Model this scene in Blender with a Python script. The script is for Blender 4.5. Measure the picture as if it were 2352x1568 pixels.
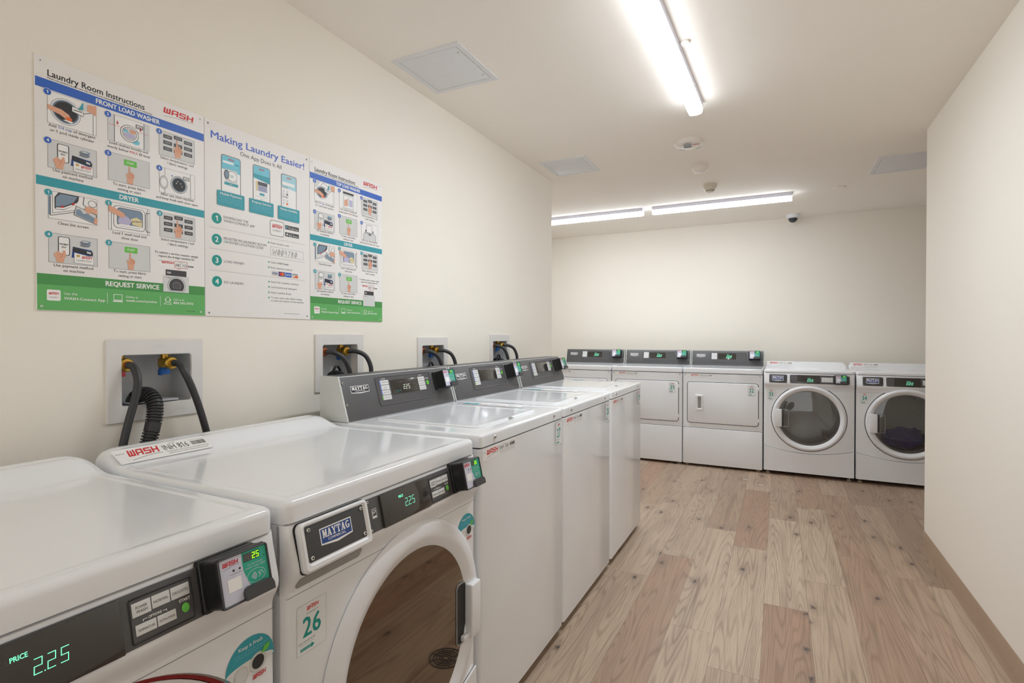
import bpy, bmesh, math, random
from mathutils import Vector, Matrix
from mathutils.geometry import tessellate_polygon
random.seed(7)
for o in list(bpy.data.objects): bpy.data.objects.remove(o, do_unlink=True)
SC = bpy.context.scene
COL = SC.collection

# ------------------------------------------------------------------ camera, light, exposure
cam_d = bpy.data.cameras.new('camera')
cam_d.sensor_width = 36.0
cam_d.lens = 1220.47 / 2352 * 36.0
cam_d.clip_start = 0.02
cam = bpy.data.objects.new('camera', cam_d)
COL.objects.link(cam)
cam.location = (1.586, 0.0, 1.24)
cam.rotation_euler = (math.pi / 2 - 0.0103, 0.0006, 0.4659)
SC.camera = cam
w = bpy.data.worlds.new('world'); SC.world = w
w.use_nodes = True
w.node_tree.nodes['Background'].inputs[0].default_value = (1.0, 0.985, 0.96, 1)
w.node_tree.nodes['Background'].inputs[1].default_value = 1.35      # even fill added through the open end behind the camera, no source modelled
LAMP = 83.0                                                        # the ceiling fixtures' diffusers
SC.view_settings.view_transform = 'Standard'
SC.view_settings.look = 'None'
SC.view_settings.gamma = 1.0
SC.view_settings.exposure = 0.12
SC.view_settings.use_curve_mapping = False
SC.cycles.use_denoising = True
SC.cycles.max_bounces = 8
SC.cycles.diffuse_bounces = 5
SC.cycles.glossy_bounces = 3
SC.cycles.adaptive_threshold = 0.035
SC.cycles.caustics_reflective = False
SC.cycles.caustics_refractive = False

# ------------------------------------------------------------------ materials
def lin(c):
    f = lambda v: v / 12.92 if v <= 0.04045 else ((v + 0.055) / 1.055) ** 2.4
    return tuple(f(v / 255.0) for v in c) + (1.0,)
MATS = {}
def M(name, rgb=(200, 200, 200), rough=0.5, metal=0.0, spec=0.5, emit=0.0, coat=0.0, vary=0.03, vscale=30.0, bump=0.0, bscale=200.0):
    if name in MATS: return MATS[name]
    m = bpy.data.materials.new(name); m.use_nodes = True
    nt = m.node_tree; b = nt.nodes['Principled BSDF']
    c = lin(rgb)
    b.inputs['Roughness'].default_value = rough
    b.inputs['Metallic'].default_value = metal
    b.inputs['Specular IOR Level'].default_value = spec
    if coat:
        b.inputs['Coat Weight'].default_value = coat; b.inputs['Coat Roughness'].default_value = 0.06
    tc = nt.nodes.new('ShaderNodeTexCoord')
    if vary:
        n = nt.nodes.new('ShaderNodeTexNoise'); n.inputs['Scale'].default_value = vscale; n.inputs['Detail'].default_value = 3
        nt.links.new(tc.outputs['Object'], n.inputs['Vector'])
        r = nt.nodes.new('ShaderNodeMapRange')
        r.inputs['To Min'].default_value = 1 - vary; r.inputs['To Max'].default_value = 1 + vary
        nt.links.new(n.outputs['Fac'], r.inputs['Value'])
        x = nt.nodes.new('ShaderNodeVectorMath'); x.operation = 'SCALE'
        x.inputs[0].default_value = c[:3]
        nt.links.new(r.outputs[0], x.inputs['Scale'])
        nt.links.new(x.outputs[0], b.inputs['Base Color'])
    else:
        b.inputs['Base Color'].default_value = c
    if bump:
        n2 = nt.nodes.new('ShaderNodeTexNoise'); n2.inputs['Scale'].default_value = bscale; n2.inputs['Detail'].default_value = 2
        nt.links.new(tc.outputs['Object'], n2.inputs['Vector'])
        bp = nt.nodes.new('ShaderNodeBump'); bp.inputs['Strength'].default_value = bump; bp.inputs['Distance'].default_value = 0.002
        nt.links.new(n2.outputs['Fac'], bp.inputs['Height']); nt.links.new(bp.outputs[0], b.inputs['Normal'])
    if emit:
        b.inputs['Emission Color'].default_value = c; b.inputs['Emission Strength'].default_value = emit
    MATS[name] = m
    return m
WALL = M('wall paint', (240, 234, 223), 0.85, spec=0.25, vary=0.012, vscale=3, bump=0.12, bscale=260)
CEIL = M('ceiling paint', (246, 240, 231), 0.9, spec=0.2, vary=0.012, vscale=3, bump=0.08, bscale=260)
BASEB = M('baseboard vinyl', (166, 142, 120), 0.55, vary=0.05, vscale=8)
ENAM = M('white enamel', (236, 238, 241), 0.13, spec=0.5, coat=0.3, vary=0.006, vscale=6)
ENAMF = M('white enamel front', (236, 238, 241), 0.17, spec=0.5, coat=0.3, vary=0.006, vscale=6)
PLAS = M('white plastic', (234, 235, 238), 0.3, vary=0.01)
GREYP = M('pale grey plastic', (150, 149, 146), 0.4)
LGREY = M('light grey metal', (205, 207, 202), 0.4)
DARK = M('dark grey console', (82, 81, 82), 0.42, vary=0.04, vscale=60)
DARK2 = M('charcoal panel', (66, 66, 68), 0.4, vary=0.05, vscale=40)
DARKR = M('console rim', (98, 97, 99), 0.3)
BLACK = M('black plastic', (26, 26, 27), 0.35)
GAP = M('painted gap shade', (30, 29, 30), 0.7)  # near-black colour standing in for the shade inside seams, gaps and screw sockets
LCD = M('display glass', (52, 48, 44), 0.12, coat=0.5)
LCDT = M('display digits', (120, 235, 190), 0.5, emit=0.9, vary=0)
LCDD = M('display dim text', (92, 96, 86), 0.5, vary=0)
LIME = M('reader digits', (150, 255, 20), 0.5, emit=1.0, vary=0)
LCDG = M('reader unlit segments', (112, 116, 108), 0.5, vary=0)
TEAL = M('teal print', (40, 165, 138), 0.4, vary=0)
TEALN = M('teal ink', (22, 152, 142), 0.5, vary=0)
TEALB = M('teal banner', (52, 158, 172), 0.45, vary=0)
LAV = M('lavender print', (206, 206, 222), 0.4, vary=0)
RED = M('red ink', (205, 40, 45), 0.5, vary=0)
INK = M('black ink', (45, 45, 48), 0.5, vary=0)
GINK = M('grey ink', (120, 120, 124), 0.5, vary=0)
PAPER = M('white print', (242, 240, 238), 0.4, vary=0)
PALE = M('pale print', (214, 214, 213), 0.45, vary=0)
BLUEB = M('blue banner', (48, 100, 192), 0.45, vary=0)
BLUEN = M('blue ink', (74, 104, 200), 0.5, vary=0)
GREEND = M('green banner', (74, 148, 78), 0.45, vary=0)
GREENL = M('light green banner', (98, 176, 98), 0.45, vary=0)
GREENB = M('green button', (104, 196, 72), 0.4, vary=0)
SKIN = M('printed skin', (226, 168, 138), 0.5, vary=0)
SKIND = M('printed skin shade', (196, 126, 96), 0.5, vary=0)
STEELB = M('printed steel blue', (128, 148, 168), 0.5, vary=0)
LILAC = M('printed lilac', (190, 184, 214), 0.5, vary=0)
CREAMP = M('printed cream', (226, 212, 164), 0.5, vary=0)
ORNG = M('printed orange', (232, 110, 50), 0.5, vary=0)
SKY = M('printed sky blue', (120, 200, 220), 0.5, vary=0)
NAVY = M('navy badge', (38, 72, 140), 0.35, vary=0)
BRASS = M('brass', (200, 160, 70), 0.3, metal=0.9, vary=0.12, vscale=40)
COPPER = M('copper', (170, 110, 80), 0.35, metal=0.9, vary=0.1)
REDH = M('red plastic', (188, 52, 62), 0.4)
BLUEH = M('blue plastic', (30, 96, 178), 0.4)
RUB = M('black rubber hose', (48, 49, 51), 0.45, vary=0.1, vscale=90)
CHROME = M('chrome screw', (205, 203, 200), 0.22, metal=0.9)
BOXP = M('outlet box plastic', (222, 219, 216), 0.45)
BOXI = M('outlet box liner', (196, 198, 200), 0.3)
PANELW = M('access panel white', (224, 224, 226), 0.5)
FIXW = M('fixture housing', (226, 226, 240), 0.4)
FOOT = M('beige foot', (168, 152, 134), 0.6)
DRUM = M('drum steel', (206, 206, 204), 0.5, metal=0.0, vary=0.05)
CLOTH = M('blue laundry', (92, 92, 178), 0.9, vary=0.25, vscale=14)
CLOTHG = M('grey laundry', (96, 100, 106), 0.9, vary=0.2, vscale=14)
WHITEC = M('detector plastic', (232, 226, 218), 0.4)
LENSM = M('strobe lens', (150, 152, 156), 0.2, vary=0.4, vscale=160)
DOMEM = M('camera dome', (40, 44, 52), 0.08, coat=0.5)
MIRG = M('dark mirror door glass', (128, 116, 104), 0.035, metal=1.0, vary=0.0)
lens_mat = M('lit diffuser', (236, 245, 255), 0.4, emit=LAMP, vary=0)
LENS_EDGE = M('lit diffuser edge', (240, 247, 255), 0.4, emit=LAMP * 0.12, vary=0)
lens_back = M('lit diffuser of the back pair', (240, 247, 255), 0.4, emit=LAMP * 0.66, vary=0)
# tinted glass for the dryer doors: you can see the drum through it
def glass_mat():
    m = bpy.data.materials.new('tinted door glass'); m.use_nodes = True
    nt = m.node_tree; nt.nodes.clear()
    out = nt.nodes.new('ShaderNodeOutputMaterial'); mix = nt.nodes.new('ShaderNodeMixShader')
    tr = nt.nodes.new('ShaderNodeBsdfTransparent'); tr.inputs[0].default_value = (0.86, 0.86, 0.85, 1)
    gl = nt.nodes.new('ShaderNodeBsdfGlossy'); gl.inputs['Roughness'].default_value = 0.03
    gl.inputs[0].default_value = (0.9, 0.9, 0.9, 1)
    fr = nt.nodes.new('ShaderNodeFresnel'); fr.inputs[0].default_value = 1.9
    nt.links.new(fr.outputs[0], mix.inputs[0]); nt.links.new(tr.outputs[0], mix.inputs[1]); nt.links.new(gl.outputs[0], mix.inputs[2])
    nt.links.new(mix.outputs[0], out.inputs[0])
    return m
GLASS = glass_mat()

def floor_mat():
    m = bpy.data.materials.new('vinyl wood planks'); m.use_nodes = True
    nt = m.node_tree; N = nt.nodes; L = nt.links; b = N['Principled BSDF']
    def math_(op, a, c=None, cl=False):
        n = N.new('ShaderNodeMath'); n.operation = op; n.use_clamp = cl
        for k, v in enumerate((a, c)):
            if v is None: continue
            if isinstance(v, (int, float)): n.inputs[k].default_value = v
            else: L.new(v, n.inputs[k])
        return n.outputs[0]
    def mixc(f, a, c, bt='MIX'):
        n = N.new('ShaderNodeMix'); n.data_type = 'RGBA'; n.blend_type = bt
        if isinstance(f, (int, float)): n.inputs[0].default_value = f
        else: L.new(f, n.inputs[0])
        for k, v in ((6, a), (7, c)):
            if isinstance(v, tuple): n.inputs[k].default_value = v
            else: L.new(v, n.inputs[k])
        return n.outputs[2]
    at = N.new('ShaderNodeAttribute'); at.attribute_name = 'plank'
    sp = N.new('ShaderNodeSeparateColor'); L.new(at.outputs['Color'], sp.inputs[0])
    tone, seed, warm = sp.outputs[0], sp.outputs[1], sp.outputs[2]
    uv = N.new('ShaderNodeUVMap'); uv.uv_map = 'plank_uv'
    su = N.new('ShaderNodeSeparateXYZ'); L.new(uv.outputs[0], su.inputs[0])
    px, py = su.outputs[0], su.outputs[1]
    def vec(kx, ky, kz):
        c = N.new('ShaderNodeCombineXYZ')
        L.new(math_('MULTIPLY', px, kx), c.inputs[0]); L.new(math_('MULTIPLY', py, ky), c.inputs[1])
        L.new(math_('MULTIPLY', seed, kz), c.inputs[2])
        return c.outputs[0]
    def noise(v, scale, det=2.0, rough=0.5, dist=0.0):
        n = N.new('ShaderNodeTexNoise'); n.inputs['Scale'].default_value = scale; n.inputs['Detail'].default_value = det
        n.inputs['Roughness'].default_value = rough; n.inputs['Distortion'].default_value = dist
        L.new(v, n.inputs['Vector']); return n.outputs['Fac']
    big = noise(vec(1.0, 0.055, 37.0), 8.0, 1.6, 0.5, 0.1)        # contours of the growth rings
    rings = math_('SINE', math_('MULTIPLY', big, 170.0))
    rings = math_('POWER', math_('MULTIPLY', math_('ADD', rings, 1.0), 0.5), 4.0)
    fib = noise(vec(1.0, 0.02, 11.0), 230.0, 3.0, 0.65)
    streak = noise(vec(1.0, 0.03, 23.0), 36.0, 2.0, 0.5)
    patch = noise(vec(1.0, 0.16, 71.0), 10.0, 2.0, 0.5)
    base = mixc(tone, lin((164, 141, 121)), lin((203, 183, 160)))
    base = mixc(math_('MULTIPLY', warm, 0.85), base, lin((172, 136, 112)))
    base = mixc(math_('MULTIPLY', math_('SUBTRACT', patch, 0.46, True), 1.8, True), base, lin((158, 136, 119)))
    base = mixc(math_('MULTIPLY', math_('SUBTRACT', streak, 0.5, True), 1.3, True), base, lin((140, 118, 100)))
    base = mixc(math_('MULTIPLY', rings, math_('MULTIPLY', math_('ADD', patch, 0.05), 0.62)), base, lin((114, 90, 74)))
    f2 = math_('MULTIPLY', math_('SUBTRACT', fib, 0.5, True), 2.2, True)
    base = mixc(f2, base, lin((126, 106, 92)))
    # knots
    vo = N.new('ShaderNodeTexVoronoi'); vo.voronoi_dimensions = '2D'; vo.inputs['Scale'].default_value = 1.0
    kc = N.new('ShaderNodeCombineXYZ')
    L.new(math_('ADD', math_('MULTIPLY', px, 7.0), math_('MULTIPLY', seed, 61.0)), kc.inputs[0]); L.new(math_('ADD', math_('MULTIPLY', py, 3.6), math_('MULTIPLY', seed, 29.0)), kc.inputs[1])
    L.new(kc.outputs[0], vo.inputs['Vector'])
    wob = math_('MULTIPLY', math_('SUBTRACT', noise(vec(1.0, 0.6, 5.0), 70.0), 0.5), 0.2)
    d = math_('ADD', vo.outputs['Distance'], wob)
    kn = math_('SUBTRACT', 1.0, math_('DIVIDE', d, 0.10), True)
    halo = math_('SUBTRACT', 1.0, math_('DIVIDE', d, 0.36), True)
    sel = N.new('ShaderNodeSeparateColor'); L.new(vo.outputs['Color'], sel.inputs[0])
    on = math_('GREATER_THAN', sel.outputs[0], 0.68)
    base = mixc(math_('MULTIPLY', math_('MULTIPLY', halo, on), 0.5), base, lin((132, 112, 98)))
    base = mixc(math_('MULTIPLY', math_('MULTIPLY', kn, on), 1.0, True), base, lin((66, 60, 62)))
    # butt joints and long seams
    W_, L_ = 0.1795, 1.29
    ex = math_('MINIMUM', px, math_('SUBTRACT', W_, px)); ey = math_('MINIMUM', py, math_('SUBTRACT', L_, py))
    seam = math_('LESS_THAN', math_('MINIMUM', ex, ey), 0.0009)
    base = mixc(math_('MULTIPLY', seam, 0.65), base, lin((104, 88, 76)))
    L.new(base, b.inputs['Base Color'])
    b.inputs['Roughness'].default_value = 0.42
    b.inputs['Specular IOR Level'].default_value = 0.35
    bp = N.new('ShaderNodeBump'); bp.inputs['Strength'].default_value = 0.08; bp.inputs['Distance'].default_value = 0.001
    L.new(fib, bp.inputs['Height']); L.new(bp.outputs[0], b.inputs['Normal'])
    return m
FLOOR = floor_mat()

# ------------------------------------------------------------------ geometry helpers
class Fr:                                   # a frame: a along U, b along V, c along N (outwards)
    def __init__(s, O, U, V, N=None):
        s.O, s.U, s.V = Vector(O), Vector(U).normalized(), Vector(V).normalized()
        s.N = Vector(N).normalized() if N else s.U.cross(s.V)
    def p(s, a, b, c=0.0): return s.O + s.U * a + s.V * b + s.N * c
WORLD = Fr((0, 0, 0), (1, 0, 0), (0, 1, 0))
def rrect(x0, x1, y0, y1, r, n=5):
    r = max(min(r, (x1 - x0) / 2 - 1e-5, (y1 - y0) / 2 - 1e-5), 1e-5)
    P = []
    for cx, cy, a0 in ((x1 - r, y1 - r, 0), (x0 + r, y1 - r, 90), (x0 + r, y0 + r, 180), (x1 - r, y0 + r, 270)):
        for k in range(n + 1):
            a = math.radians(a0 + 90 * k / n); P.append((cx + r * math.cos(a), cy + r * math.sin(a)))
    return P
def ell(cx, cy, rx, ry=None, n=28, a0=0, a1=360):
    ry = rx if ry is None else ry
    full = abs(a1 - a0) >= 360
    k = n if full else n + 1
    return [(cx + rx * math.cos(math.radians(a0 + (a1 - a0) * i / n)), cy + ry * math.sin(math.radians(a0 + (a1 - a0) * i / n))) for i in range(k)]
def spline(P, n=8):
    P = [Vector(p) for p in P]; out = []
    Q = [P[0] * 2 - P[1]] + P + [P[-1] * 2 - P[-2]]
    for i in range(1, len(Q) - 2):
        a, b, c, d = Q[i - 1:i + 3]
        for k in range(n):
            t = k / n
            out.append(0.5 * ((2 * b) + (c - a) * t + (2 * a - 5 * b + 4 * c - d) * t * t + (3 * b - a - 3 * c + d) * t ** 3))
    out.append(P[-1]); return out
_tx = {}
def glyphs(s):
    k = s
    if k in _tx: return _tx[k]
    V, F = outline(s)
    if '1' in s:                                   # give the plain stroke of the figure one its flag
        O = outline('1')[0]; sw = max(v[0] for v in O) - min(v[0] for v in O); hh = max(v[1] for v in O)
        V, F = list(V), list(F)
        for i, ch in enumerate(s):
            if ch != '1': continue
            x = max(v[0] for v in outline(s[:i + 1])[0]) - sw + .004; n = len(V)
            V += [(x, hh), (x - .15, hh * .80), (x - .15, hh * .67), (x, hh * .82)]; F.append((n, n + 1, n + 2, n + 3))
    _tx[k] = (V, F); return V, F
_ol = {}
def outline(s):
    k = s
    if k in _ol: return _ol[k]
    cu = bpy.data.curves.new('t', 'FONT'); cu.body = s; cu.size = 1.0; cu.resolution_u = 2
    cu.dimensions = '2D'; cu.fill_mode = 'BOTH'
    ob = bpy.data.objects.new('t', cu)
    me = bpy.data.meshes.new_from_object(ob)
    V = [(v.co.x, v.co.y) for v in me.vertices]; F = [tuple(p.vertices) for p in me.polygons]
    bpy.data.objects.remove(ob); bpy.data.curves.remove(cu); bpy.data.meshes.remove(me)
    _ol[k] = (V, F); return V, F
_cap = None
class MB:
    LAY = 0.00016
    def __init__(s, fr=WORLD): s.v, s.f, s.m, s.mats, s.fr, s.k = [], [], [], [], fr, 0
    def mi(s, mat):
        if mat not in s.mats: s.mats.append(mat)
        return s.mats.index(mat)
    def add(s, V, F, mat):
        o = len(s.v); s.v += [tuple(x) for x in V]; k = s.mi(mat)
        for f in F: s.f.append(tuple(i + o for i in f)); s.m.append(k)
    # ---- solids
    def box(s, a0, a1, b0, b1, c0, c1, mat, r=0.0, seg=2, fr=None):
        fr = fr or s.fr
        if r <= 0:
            V = [fr.p(a, b, c) for c in (c0, c1) for b in (b0, b1) for a in (a0, a1)]
            s.add(V, [(0, 2, 3, 1), (4, 5, 7, 6), (0, 1, 5, 4), (2, 6, 7, 3), (0, 4, 6, 2), (1, 3, 7, 5)], mat); return
        bm = bmesh.new(); bmesh.ops.create_cube(bm, size=1)
        for v in bm.verts: v.co = Vector(((a0 + a1) / 2 + v.co.x * (a1 - a0), (b0 + b1) / 2 + v.co.y * (b1 - b0), (c0 + c1) / 2 + v.co.z * (c1 - c0)))
        bmesh.ops.bevel(bm, geom=list(bm.edges), offset=r, segments=seg, profile=0.5, affect='EDGES')
        bm.verts.index_update()
        s.add([fr.p(*v.co) for v in bm.verts], [tuple(v.index for v in f.verts) for f in bm.faces], mat); bm.free()
    def loft(s, loops, mat, cap0=True, cap1=True, closed=True):
        n = len(loops[0]); V = [p for l in loops for p in l]; F = []
        for k in range(len(loops) - 1):
            for i in range(n if closed else n - 1):
                j = (i + 1) % n
                F.append((k * n + i, k * n + j, (k + 1) * n + j, (k + 1) * n + i))
        if cap0: F.append(tuple(reversed(range(n))))
        if cap1: F.append(tuple((len(loops) - 1) * n + i for i in range(n)))
        s.add(V, F, mat)
    def plate(s, x0, x1, y0, y1, r, c0, c1, mat, ch=0.0, n=5):
        f = s.fr.p; L = [(rrect(x0, x1, y0, y1, r, n), c0)]
        if ch > 0:
            for k in range(4):
                t = math.pi / 2 * k / 3; e = ch * (1 - math.cos(t))
                L.append((rrect(x0 + e, x1 - e, y0 + e, y1 - e, max(r - e, 1e-4), n), c1 - ch + ch * math.sin(t)))
        else: L.append((L[0][0], c1))
        s.loft([[f(a, b, c) for a, b in P] for P, c in L], mat)
    def ring(s, o, i, ro, ri, c0, c1, mat, ch=0.001, n=5):       # rounded rectangular frame, o and i are (x0,x1,y0,y1)
        f = s.fr.p; g = lambda q, e, r: rrect(q[0] + e, q[1] - e, q[2] + e, q[3] - e, max(r, 1e-4), n)
        L = [(g(o, 0, ro), c0), (g(o, 0, ro), c1 - ch), (g(o, ch, ro - ch), c1), (g(i, -ch, ri + ch), c1), (g(i, 0, ri), c1 - ch), (g(i, 0, ri), c0)]
        s.loft([[f(a, b, c) for a, b in P] for P, c in L], mat, False, False)
    def lathe(s, prof, a, b, mat, seg=40, cap0=False, cap1=False, sy=1.0):
        f = s.fr.p
        s.loft([[f(a + r * math.cos(2 * math.pi * k / seg), b + sy * r * math.sin(2 * math.pi * k / seg), c) for k in range(seg)] for r, c in prof], mat, cap0, cap1)
    def prism(s, poly, a0, a1, mat):                             # poly in (b,c), swept along a
        f = s.fr.p
        s.loft([[f(a, b, c) for b, c in poly] for a in (a0, a1)], mat)
    def tube(s, P, r, mat, seg=12):
        P = [Vector(p) for p in P]; n = len(P); R = r if isinstance(r, list) else [r] * n
        T = [(P[min(i + 1, n - 1)] - P[max(i - 1, 0)]).normalized() for i in range(n)]
        u = T[0].orthogonal().normalized(); loops = []
        for i in range(n):
            u = (u - T[i] * u.dot(T[i])).normalized(); w_ = T[i].cross(u)
            loops.append([P[i] + (u * math.cos(2 * math.pi * k / seg) + w_ * math.sin(2 * math.pi * k / seg)) * R[i] for k in range(seg)])
        s.loft(loops, mat)
    def screw(s, a, b, c, r, mat=None):
        mat = mat or CHROME
        s.lathe([(r, c), (r, c + r * 0.35), (r * 0.8, c + r * 0.65), (r * 0.42, c + r * 0.7)], a, b, mat, 16)
        s.lathe([(r * 0.42, c + r * 0.7), (r * 0.36, c + r * 0.3)], a, b, GAP, 16, False, True)
    # ---- flat print, layer by layer
    def poly(s, P, mat, lay=0, c=0.0):
        s.k = (s.k + 1) % 7; c += lay * s.LAY + s.k * 1.3e-5          # overlapping strokes never share a plane
        T = tessellate_polygon([[Vector((a, b, 0)) for a, b in P]])
        V = [s.fr.p(a, b, c) for a, b in P]
        F = []
        for t in T:
            (x0, y0), (x1, y1), (x2, y2) = (P[i] for i in t)
            F.append(t if (x1 - x0) * (y2 - y0) - (x2 - x0) * (y1 - y0) > 0 else tuple(reversed(t)))
        s.add(V, F, mat)
    def rect(s, x0, x1, y0, y1, mat, lay=0, r=0.0, c=0.0):
        s.poly(rrect(x0, x1, y0, y1, r, 4) if r else [(x0, y0), (x1, y0), (x1, y1), (x0, y1)], mat, lay, c)
    def ellp(s, cx, cy, rx, mat, lay=0, ry=None, n=28, c=0.0): s.poly(ell(cx, cy, rx, ry, n), mat, lay, c)
    def line(s, P, wd, mat, lay=0, closed=False, c=0.0):
        P = [Vector((a, b)) for a, b in P]; n = len(P); h = wd / 2; Lp, Rp = [], []
        for i in range(n):
            a = P[i - 1] if (i > 0 or closed) else P[i]; b = P[(i + 1) % n] if (i < n - 1 or closed) else P[i]
            d1 = (P[i] - a); d2 = (b - P[i])
            d1 = d1.normalized() if d1.length > 1e-9 else d2.normalized(); d2 = d2.normalized() if d2.length > 1e-9 else d1
            t = (d1 + d2); t = t.normalized() if t.length > 1e-6 else d1
            nn = Vector((-t.y, t.x)); k = h / max(0.4, abs(nn.dot(Vector((-d1.y, d1.x)))))
            Lp.append(P[i] + nn * k); Rp.append(P[i] - nn * k)
        s.k = (s.k + 1) % 7; c += lay * s.LAY + s.k * 1.3e-5
        V = [s.fr.p(q.x, q.y, c) for q in Lp] + [s.fr.p(q.x, q.y, c) for q in Rp]
        F = [(i + n, (i + 1) % n + n, (i + 1) % n, i) for i in range(n if closed else n - 1)]
        s.add(V, F, mat)
    def text(s, t, x, y, h, mat, lay=1, al='l', w=None, bold=0.0, shear=0.0, c=0.0, word=None):
        global _cap
        if _cap is None: _cap = max(v[1] for v in glyphs('H')[0])
        V, F = glyphs(t)
        if not V: return
        x0 = min(v[0] for v in V); x1 = max(v[0] for v in V); ky = h / _cap
        kx = (w / (x1 - x0)) if w else ky
        wd = (x1 - x0) * kx; ox = x - (0 if al == 'l' else wd / 2 if al == 'c' else wd)
        c += lay * s.LAY
        for n, q in enumerate(((0, 0),) if bold <= 0 else ((-bold, -bold * .5), (bold, bold * .5), (bold, -bold * .5), (-bold, bold * .5))):
            Q = [s.fr.p(ox + (a - x0 + q[0]) * kx + shear * b * ky, y + (b + q[1]) * ky, c + n * .00003) for a, b in V]
            if word:                                # one word of the line in another ink
                i = t.index(word[0]); xa = max(v[0] for v in outline(t[:i].rstrip())[0]); xb = max(v[0] for v in outline(t[:i + len(word[0])])[0])
                inn = lambda f: xa < sum(V[j][0] for j in f) / len(f) < xb + .005
                s.add(Q, [f for f in F if not inn(f)], mat); s.add(Q, [f for f in F if inn(f)], word[1])
            else: s.add(Q, F, mat)
    def seg7(s, t, x, y, w_, h, th, mat, lay=1, shear=0.12, gap=0.35, c=0.0):
        S = {'0': 'abcdef', '1': 'bc', '2': 'abged', '3': 'abgcd', '4': 'fgbc', '5': 'afgcd', '6': 'afgedc', '7': 'abc', '8': 'abcdefg', '9': 'abcdfg'}
        G = {'a': (0, h - th, w_, h), 'd': (0, 0, w_, th), 'g': (0, h / 2 - th / 2, w_, h / 2 + th / 2),
             'f': (0, h / 2, th, h), 'b': (w_ - th, h / 2, w_, h), 'e': (0, 0, th, h / 2), 'c': (w_ - th, 0, w_, h / 2)}
        for ch in t:
            if ch == '.':
                q = (-w_ * gap * 0.62, 0, -w_ * gap * 0.62 + th, th)
                s.poly([(x + a + shear * b, y + b) for a, b in ((q[0], q[1]), (q[2], q[1]), (q[2], q[3]), (q[0], q[3]))], mat, lay, c); continue
            for k in S[ch]:
                q = G[k]; e = th * 0.12
                q = (q[0] + e, q[1] + e, q[2] - e, q[3] - e)
                s.poly([(x + a + shear * b, y + b) for a, b in ((q[0], q[1]), (q[2], q[1]), (q[2], q[3]), (q[0], q[3]))], mat, lay, c)
            x += w_ * (1 + gap)
    def wash(s, x, y, w_, h, mat=None, lay=1, swoosh=True, c=0.0):   # the four-letter slanted block logo
        mat = mat or RED
        L = [[(0, 0, .25, 1), (.38, 0, .62, .9), (.75, 0, 1, 1), (0, 0, 1, .2)],
             [(0, 0, .25, .86), (.1, .8, 1, 1), (.75, 0, 1, 1), (.2, .3, .8, .48)],
             [(.1, .8, 1, 1), (0, .42, .25, .92), (0, .42, 1, .6), (.75, .08, 1, .6), (0, 0, .9, .2)],
             [(0, 0, .25, 1), (.75, 0, 1, 1), (.2, .4, .8, .6)]]
        sh = 0.16 * h; cw = (w_ - sh) / (4 + 3 * 0.14)
        for i, R in enumerate(L):
            ox = x + i * cw * 1.14
            for a0, b0, a1, b1 in R:
                s.poly([(ox + a * cw + sh * b, y + b * h) for a, b in ((a0, b0), (a1, b0), (a1, b1), (a0, b1))], mat, lay, c)
        if swoosh:
            P = [(x + w_ * (0.02 + 1.0 * t), y - h * (0.62 - 0.44 * math.sin(t * 1.9))) for t in [k / 10 for k in range(11)]]
            s.line(P, h * 0.06, GINK, lay, c=c)
    def badge(s, x0, x1, y0, y1, fill, lay=1, c=0.0):            # oblong maker's badge with a pointed lower edge
        w_, h = x1 - x0, y1 - y0
        sh = lambda e, m: s.poly([(x0 + e, y0 + h * .13 + e * .3), (x0 + w_ / 2, y0 + e), (x1 - e, y0 + h * .13 + e * .3), (x1 - e, y1 - e), (x0 + e, y1 - e)], m[0], m[1], c)
        sh(0, (PAPER, lay)); e = h * .06
        s.poly([(x0 + e, y0 + h * .20), (x0 + w_ / 2, y0 + h * .13), (x1 - e, y0 + h * .20), (x1 - e, y1 - e), (x0 + e, y1 - e)], fill, lay + 1, c)
        G = {'M': [[(.08, 0), (.27, 0), (.27, 1), (.08, 1)], [(.73, 0), (.94, 0), (.94, 1), (.73, 1)], [(.1, 1), (.36, 1), (.52, .5), (.66, 1), (.9, 1), (.57, .08), (.45, .08)], [(0, 0), (.35, 0), (.35, .12), (0, .12)], [(.63, 0), (1, 0), (1, .12), (.63, .12)], [(0, .88), (.3, .88), (.3, 1), (0, 1)], [(.7, .88), (1, .88), (1, 1), (.7, 1)]],
             'A': [[(.4, 1), (.6, 1), (.27, 0), (.1, 0)], [(.38, 1), (.64, 1), (.94, 0), (.64, 0)], [(.24, .27), (.74, .27), (.74, .39), (.24, .39)], [(0, 0), (.38, 0), (.38, .12), (0, .12)], [(.54, 0), (1.02, 0), (1.02, .12), (.54, .12)]],
             'Y': [[(.38, 0), (.64, 0), (.64, .5), (.38, .5)], [(.06, 1), (.34, 1), (.6, .45), (.4, .42)], [(.94, 1), (.76, 1), (.46, .45), (.62, .42)], [(0, .88), (.43, .88), (.43, 1), (0, 1)], [(.62, .88), (1, .88), (1, 1), (.62, 1)], [(.22, 0), (.8, 0), (.8, .12), (.22, .12)]],
             'T': [[(.37, 0), (.63, 0), (.63, 1), (.37, 1)], [(0, .85), (1, .85), (1, 1), (0, 1)], [(0, .6), (.1, .6), (.14, 1), (0, 1)], [(.9, .6), (1, .6), (1, 1), (.86, 1)], [(.22, 0), (.78, 0), (.78, .12), (.22, .12)]],
             'G': [ell(.52, .5, .5, .5, 14, 42, 300) + ell(.55, .5, .25, .36, 14, 300, 42), [(.64, .06), (.92, .06), (.92, .46), (.64, .46)], [(.54, .36), (1.02, .36), (1.02, .48), (.54, .48)]]}
        cw = w_ * .86 / 6.3; hh = h * .42; yb = y0 + h * .46
        for i, ch in enumerate('MAYTAG'):
            ox = x0 + w_ * .07 + i * cw * 1.06
            for P in G[ch]: s.poly([(ox + a * cw, yb + b * hh) for a, b in P], PAPER, lay + 2, c)
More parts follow.
